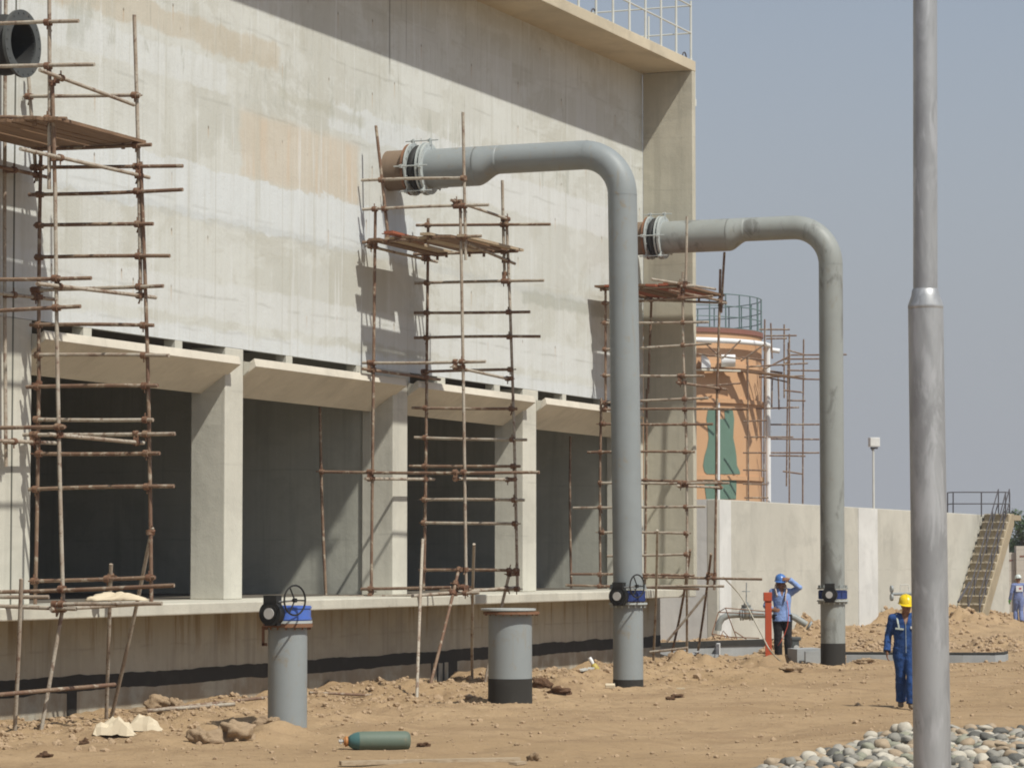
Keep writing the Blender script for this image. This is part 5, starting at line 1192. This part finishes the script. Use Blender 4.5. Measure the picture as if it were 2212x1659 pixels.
def figure(label, loc, rz, H, P, top_mt, bot_mt, hat_mt, top_name, bot_name=None, glove=None, hide_vneck=True, seed=0, belt=None):
    """P: joints in metres for a 1.75 m person facing -y, x to the picture right"""
    k = H/1.75; M_ = Matrix.Rotation(rz, 3, 'Z'); loc = Vector(loc)
    J = {n: M_ @ (Vector(v)*k)+loc for n, v in P.items() if len(v) == 3}
    th = empty('person', loc, label, 'person'); fw = M_ @ Vector((0, -1, 0)); rt = M_ @ Vector((1, 0, 0))
    hf = M_ @ Vector(P.get('_look', (0, -1, 0))); hf.normalize(); up = (ZV+hf*P.get('_nod', (0,))[0]).normalized() if '_nod' in P else ZV
    def torso(mb, g, z0=.86, low=None):
        pel, ch, nk = J['pelvis'], J['chest'], J['neck']
        pts = [pel-ZV*.06*k, pel+ZV*.04*k, pel.lerp(ch, .45), ch-ZV*.02*k, ch+ZV*.08*k, ch+ZV*.155*k, nk-ZV*.02*k]
        rr = [(.135, .10), (.158, .115), (.146, .108), (.165, .118), (.172, .112), (.135, .09), (.062, .06)]
        mb.sweep(pts, [((a+g)*k, (b_+g)*k) for a, b_ in rr], 24, ref=rt)
    def limb(mb, js, rr, g): mb.sweep([J[j] if isinstance(j, str) else j for j in js], [(r_+g)*k for r_ in rr], 14)
    def arm(mb, s, g, end=1.0, wide=0):
        sh, el, wr = J['sh'+s], J['el'+s], J['wr'+s]; e = el.lerp(wr, end)
        mb.ball(sh, (.062+g)*k); mb.sweep([sh, sh.lerp(el, .5), el, el.lerp(wr, .4), e], [(.056+g)*k, (.050+g)*k, (.042+g)*k, (.040+g)*k, (.030+g+wide)*k], 14); mb.ball(el, (.043+g)*k)
        mb.sweep([J['chest']+ZV*.10*k, J['chest'].lerp(sh, .6)+ZV*.06*k, sh], [(.085+g)*k, (.075+g)*k, (.062+g)*k], 14)
    def leg(mb, s, g, end=1.0, wide=0):
        hp, kn, an = J['hp'+s], J['kn'+s], J['an'+s]
        mb.sweep([hp+ZV*.05*k, hp.lerp(kn, .25), hp.lerp(kn, .7), kn, kn.lerp(an, .35), kn.lerp(an, .8), kn.lerp(an, end)], [(.098+g)*k, (.094+g)*k, (.070+g)*k, (.060+g)*k, (.060+g+wide*.5)*k, (.046+g+wide)*k, (.042+g+wide*1.2)*k], 16)
    body = MB(); torso(body, 0)
    for s in 'LR': arm(body, s, 0); leg(body, s, 0)
    body.sweep([J['neck']-ZV*.06*k, J['head']-ZV*.07*k-hf*.012], [.062*k, .056*k], 14)
    head(body, J['head'], k, hf, up)
    for s in 'LR':
        d = (J['wr'+s]-J['el'+s]); hd = M_ @ Vector(P['hd'+s]); pn = M_ @ Vector(P['pn'+s]); hand(body, J['wr'+s], hd, pn, M_ @ Vector(P['tb'+s]), P['cu'+s][0], k)
    for s in 'LR': body.sweep([J['an'+s], J['an'+s]-ZV*.045*k], [.04*k, .042*k], 12); body.sweep([J['an'+s]-ZV*.055*k-fw*.05*k, J['an'+s]-ZV*.06*k+fw*.14*k], [.034*k, .03*k], 10)
    me = remeshed(body, 'body', .0065*k, 3); inv = MATS[th.name]
    me.transform(inv); bo = put('body', me, M_SKIN, th, True)
    face_bits(th, bo, J['head'], k, hf, up)
    # hair below the helmet
    hr = MB(); hr.ball(J['head']+up*.045*k-hf*.016*k, .080*k, .098*k, .072*k, 20, 12, Matrix((hf.cross(up), hf, up)).transposed()); hr.build('hair', M_HAIR, th, smooth=True)
    def coat(name, mt, do_t, do_a, do_l, amp=.006, vneck=0, sd=0, sk=None):
        g = .020; mb = MB()
        if do_t: torso(mb, g*1.1)
        if do_a:
            for s in 'LR': arm(mb, s, .016, .97, .012)
        if do_l:
            pel = J['pelvis']; mb.sweep([pel-ZV*.09*k, pel+ZV*.06*k], [(.150*k, .115*k), (.165*k, .125*k)], 20, ref=rt)
            for s in 'LR': leg(mb, s, .020, 1.02, .014)
        if sk: mb.sweep([J['pelvis']+ZV*.1*k, J['pelvis']-ZV*.03*k, J['pelvis']-ZV*sk*k], [(.172*k, .135*k), (.192*k, .150*k), (.205*k, .160*k)], 26, ref=rt)
        if do_t and vneck: mb.ring(J['neck']-ZV*.012*k+fw*.0, ZV, .055*k, .083*k, .05*k, 20)
        me = remeshed(mb, name, .010*k, 4, amp*k, sd+seed)
        if vneck:
            bm = bmesh.new(); bm.from_mesh(me); nk = J['neck']; de = []
            for f_ in bm.faces:
                c_ = f_.calc_center_median(); r_ = c_-nk; z = r_.z; x = r_.dot(rt); y = r_.dot(fw)
                if y > .02 and z > -vneck and abs(x) < .008+.30*(z+vneck): de.append(f_)
            bmesh.ops.delete(bm, geom=de, context='FACES'); bm.to_mesh(me); bm.free()
        me.transform(inv); return put(name, me, mt, th, True)
    top = coat(top_name, top_mt, True, True, bot_name is None, vneck=.16, sd=1, sk=.12 if bot_name else None)
    if bot_name: coat(bot_name, bot_mt, False, False, True, .004, 0, 9)
    for s in 'LR':
        b_ = MB(); an = J['an'+s]; fd = M_ @ Vector(P.get('ft'+s, (0, -1, 0))); fd.normalize()
        b_.sweep([an+ZV*.07*k, an-ZV*.03*k], [.052*k, .05*k], 14)
        b_.sweep([an-ZV*.045*k-fd*.065*k, an-ZV*.048*k-fd*.03*k, an-ZV*.045*k+fd*.06*k, an-ZV*.055*k+fd*.15*k, an-ZV*.06*k+fd*.185*k], [(.030*k, .030*k), (.038*k, .04*k), (.036*k, .046*k), (.026*k, .048*k), (.014*k, .034*k)], 14, ref=ZV)
        me = remeshed(b_, 'boot', .008*k, 3); me.transform(inv); put('boot', me, M_BOOT, th, True)
    helmet(th, J['head'], hat_mt, hf, k, up)
    return th, J, M_, k, fw, rt, top, inv
# man in royal blue with a yellow helmet, walking towards the camera
f0 = onG(1957, 1531)
f0.z = gz(f0.x, f0.y)
PW = dict(pelvis=(-.01, 0, .93), chest=(-.015, -.01, 1.26), neck=(-.01, -.02, 1.455), head=(.01, -.045, 1.600), _look=(.12, -1, -.18),
          shL=(.185, -.01, 1.40), elL=(.225, .06, 1.12), wrL=(.235, -.02, .88), hdL=(.02, -.15, -1), pnL=(-1, 0, 0), tbL=(0, -1, 0), cuL=(.6,),
          shR=(-.20, -.01, 1.395), elR=(-.262, .05, 1.125), wrR=(-.292, -.04, .895), hdR=(-.03, -.2, -1), pnR=(1, -.1, 0), tbR=(0, -1, 0), cuR=(.5,),
          hpL=(.075, 0, .90), knL=(.072, -.12, .50), anL=(.062, -.16, .095), hpR=(-.085, 0, .90), knR=(-.075, .02, .50), anR=(-.062, .12, .125), ftL=(.1, -1, 0), ftR=(-.15, -1, -.15))
th, J, M_, k, fw, rt, top, inv = figure('person in royal blue coveralls and yellow helmet walking beside the galvanised pole', f0, 0, 1.75, PW, M_COVER, M_COVER, M_HATY, 'coverall', seed=3)
p = MB(); c_ = J['chest']
p.sweep([J['shR']+Vector((.055, -.045, .075)), c_+Vector((-.115, -.135, .06)), c_+Vector((-.10, -.142, -.02))], [(.004, .013)]*3, 8, ref=fw); p.build('shoulder_strap', M_STRAP, th)
p = MB(); p.box(c_+Vector((-.095, -.146, -.02)), .13, .008, .028, Matrix.Rotation(.1, 3, 'Y')); p.build('name_strip', M_STRAP, th)
p = MB(); p.box(c_+Vector((.10, -.142, -.0)), .05, .008, .04); p.build('chest_badge', M_PATCH, th)
p = MB(); p.box(J['shR'].lerp(J['elR'], .62)+Vector((-.068, -.02, 0)), .008, .05, .07, Matrix.Rotation(.2, 3, 'Y')); p.build('sleeve_badge', M_PATCH, th)
p = MB(); p.sweep([c_+Vector((.0, -.147, .12)), c_+Vector((.0, -.152, 0)), J['pelvis']+Vector((0, -.148, .02)), J['pelvis']+Vector((0, -.14, -.06))], .004, 6); p.build('zip', M_STRAP, th)
for s in 'LR':
    wr, el = J['wr'+s], J['el'+s]; d = (wr-el).normalized(); p = MB(); p.ring(wr-d*.01, d, .03, .060, .03, 20); p.build('cuff', M_COVER, th, smooth=True)
# man in a light blue shirt, one hand at his helmet
f1 = onG(1690, 1429); s1 = 1.0
PS = dict(pelvis=(0, 0, .93), chest=(.0, 0, 1.25), neck=(-.01, -.01, 1.455), head=(-.03, -.03, 1.595), _look=(-.05, -1, -.1),
          shL=(.19, 0, 1.395), elL=(.345, -.10, 1.49), wrL=(.125, -.175, 1.655), hdL=(-1, .05, .05), pnL=(-.1, 1, -.3), tbL=(0, -.2, -1), cuL=(.5,),
          shR=(-.19, 0, 1.395), elR=(-.33, .03, 1.12), wrR=(-.21, -.19, 1.045), hdR=(1, -.35, -.1), pnR=(.2, 1, 0), tbR=(.1, -.1, 1), cuR=(.8,),
          hpL=(.085, 0, .90), knL=(.115, -.02, .50), anL=(.13, .01, .09), hpR=(-.085, 0, .90), knR=(-.09, -.02, .50), anR=(-.075, .0, .09), ftL=(.3, -1, 0), ftR=(-.2, -1, 0))
H1 = (atY(1688, 1237, f1.y).z-f1.z)/1.02
th, J, M_, k, fw, rt, top, inv = figure('person in light blue shirt and black trousers, one hand raised to a blue helmet', f1, 0, H1, PS, M_SHIRT, M_TROU, M_HATB, 'shirt', 'trousers', seed=11)
sc2 = MB(); h = J['head']
for e in (-1, 1):
    sc2.sweep([h+Vector((.07*e, .02, .02))*k, h+Vector((.105*e, -.005, -.07))*k, h+Vector((.115*e, -.07, -.17))*k, h+Vector((.085*e, -.135, -.28))*k, h+Vector((.075*e, -.15, -.38 if e > 0 else -.25))*k], [(.012*k, .05*k), (.014*k, .06*k), (.016*k, .06*k), (.014*k, .045*k), (.008*k, .02*k)], 12, ref=(1, 0, 0))
sc2.ball(h+Vector((0, .05, -.06))*k, .105*k, .07*k, .13*k)
me = remeshed(sc2, 'head_scarf', .010, 3, .006, 4); me.transform(inv); put('head_scarf', me, M_SCARF, th, True)
p = MB(); q = J['chest']; p.sweep([q+Vector((.10, -.16, -.02)), q+Vector((.13, -.18, -.25)), q+Vector((.13, -.19, -.42)), q+Vector((.10, -.20, -.62)), q+Vector((.03, -.22, -.80)), q+Vector((-.05, -.25, -.95)), q+Vector((-.12, -.25, -1.05))], .008, 8); p.build('red_hose', M_RED, th, smooth=True)
# man walking away at the right edge
f2 = atY(2201, 1355, 103.); f2.z = gz(f2.x, f2.y)
PB = dict(pelvis=(0, 0, .93), chest=(0, -.02, 1.25), neck=(.0, -.03, 1.45), head=(.0, -.05, 1.595), _look=(0, -1, -.2),
          shL=(.19, 0, 1.39), elL=(.27, .04, 1.13), wrL=(.30, -.03, .90), hdL=(0, -.1, -1), pnL=(-1, 0, 0), tbL=(0, -1, 0), cuL=(.5,),
          shR=(-.19, 0, 1.39), elR=(-.27, .0, 1.13), wrR=(-.28, -.1, .92), hdR=(0, -.1, -1), pnR=(1, 0, 0), tbR=(0, -1, 0), cuR=(.5,),
          hpL=(.08, 0, .90), knL=(.09, -.10, .50), anL=(.10, .02, .10), hpR=(-.08, 0, .90), knR=(-.07, .04, .49), anR=(-.05, .22, .16))
th, J, M_, k, fw, rt, top, inv = figure('person in pale blue coveralls and white helmet walking away at the right edge', f2, math.pi+.1, 1.72, PB, M_COVL, M_COVL, M_HATW, 'coverall', seed=21)
bk = -fw; p = MB(); mm = Matrix((rt, bk, ZV)).transposed(); p.box(J['chest']+bk*.148+ZV*.03, .24, .012, .20, mm); pp = p.build('back_panel', M_PATCH, th)
p = MB(); p.box(J['chest']+bk*.156+ZV*.035-rt*.02, .08, .006, .06, mm); p.build('back_print', M_LOGO, pp)
for s in 'LR':
    g_ = MB(); d = (J['wr'+s]-J['el'+s]).normalized(); g_.sweep([J['wr'+s]-d*.03, J['wr'+s]+d*.05, J['wr'+s]+d*.11], [.034, .048, .03], 12); 
    for i in range(4): g_.sweep([J['wr'+s]+d*.09+fw*(.03-.02*i), J['wr'+s]+d*.17+fw*(.03-.02*i)-rt*.01], [.011, .009], 6)
    g_.build('glove', M_GLOVE, th, auto=50)

# ================================================================== dusty air
def haze(den):
    b = MB(); x0, x1, y0, y1, z0, z1 = -60, 75, -8, 330, -8, 22
    b.hexa([(x0, y0, z0), (x1, y0, z0), (x1, y1, z0), (x0, y1, z0), (x0, y0, z1), (x1, y0, z1), (x1, y1, z1), (x0, y1, z1)])
    m = bpy.data.materials.new('dusty_air'); m.use_nodes = True; t = m.node_tree; t.nodes.clear()
    o = t.nodes.new('ShaderNodeOutputMaterial'); v = t.nodes.new('ShaderNodeVolumePrincipled'); v.inputs['Density'].default_value = den
    v.inputs['Color'].default_value = (.93, .95, 1, 1); v.inputs['Anisotropy'].default_value = .2; t.links.new(v.outputs[0], o.inputs['Volume'])
    ob = b.build('haze', m, None); tag(ob, kind='stuff', label='thin dusty haze in the air over the whole site', cat='haze')
haze(.0004)
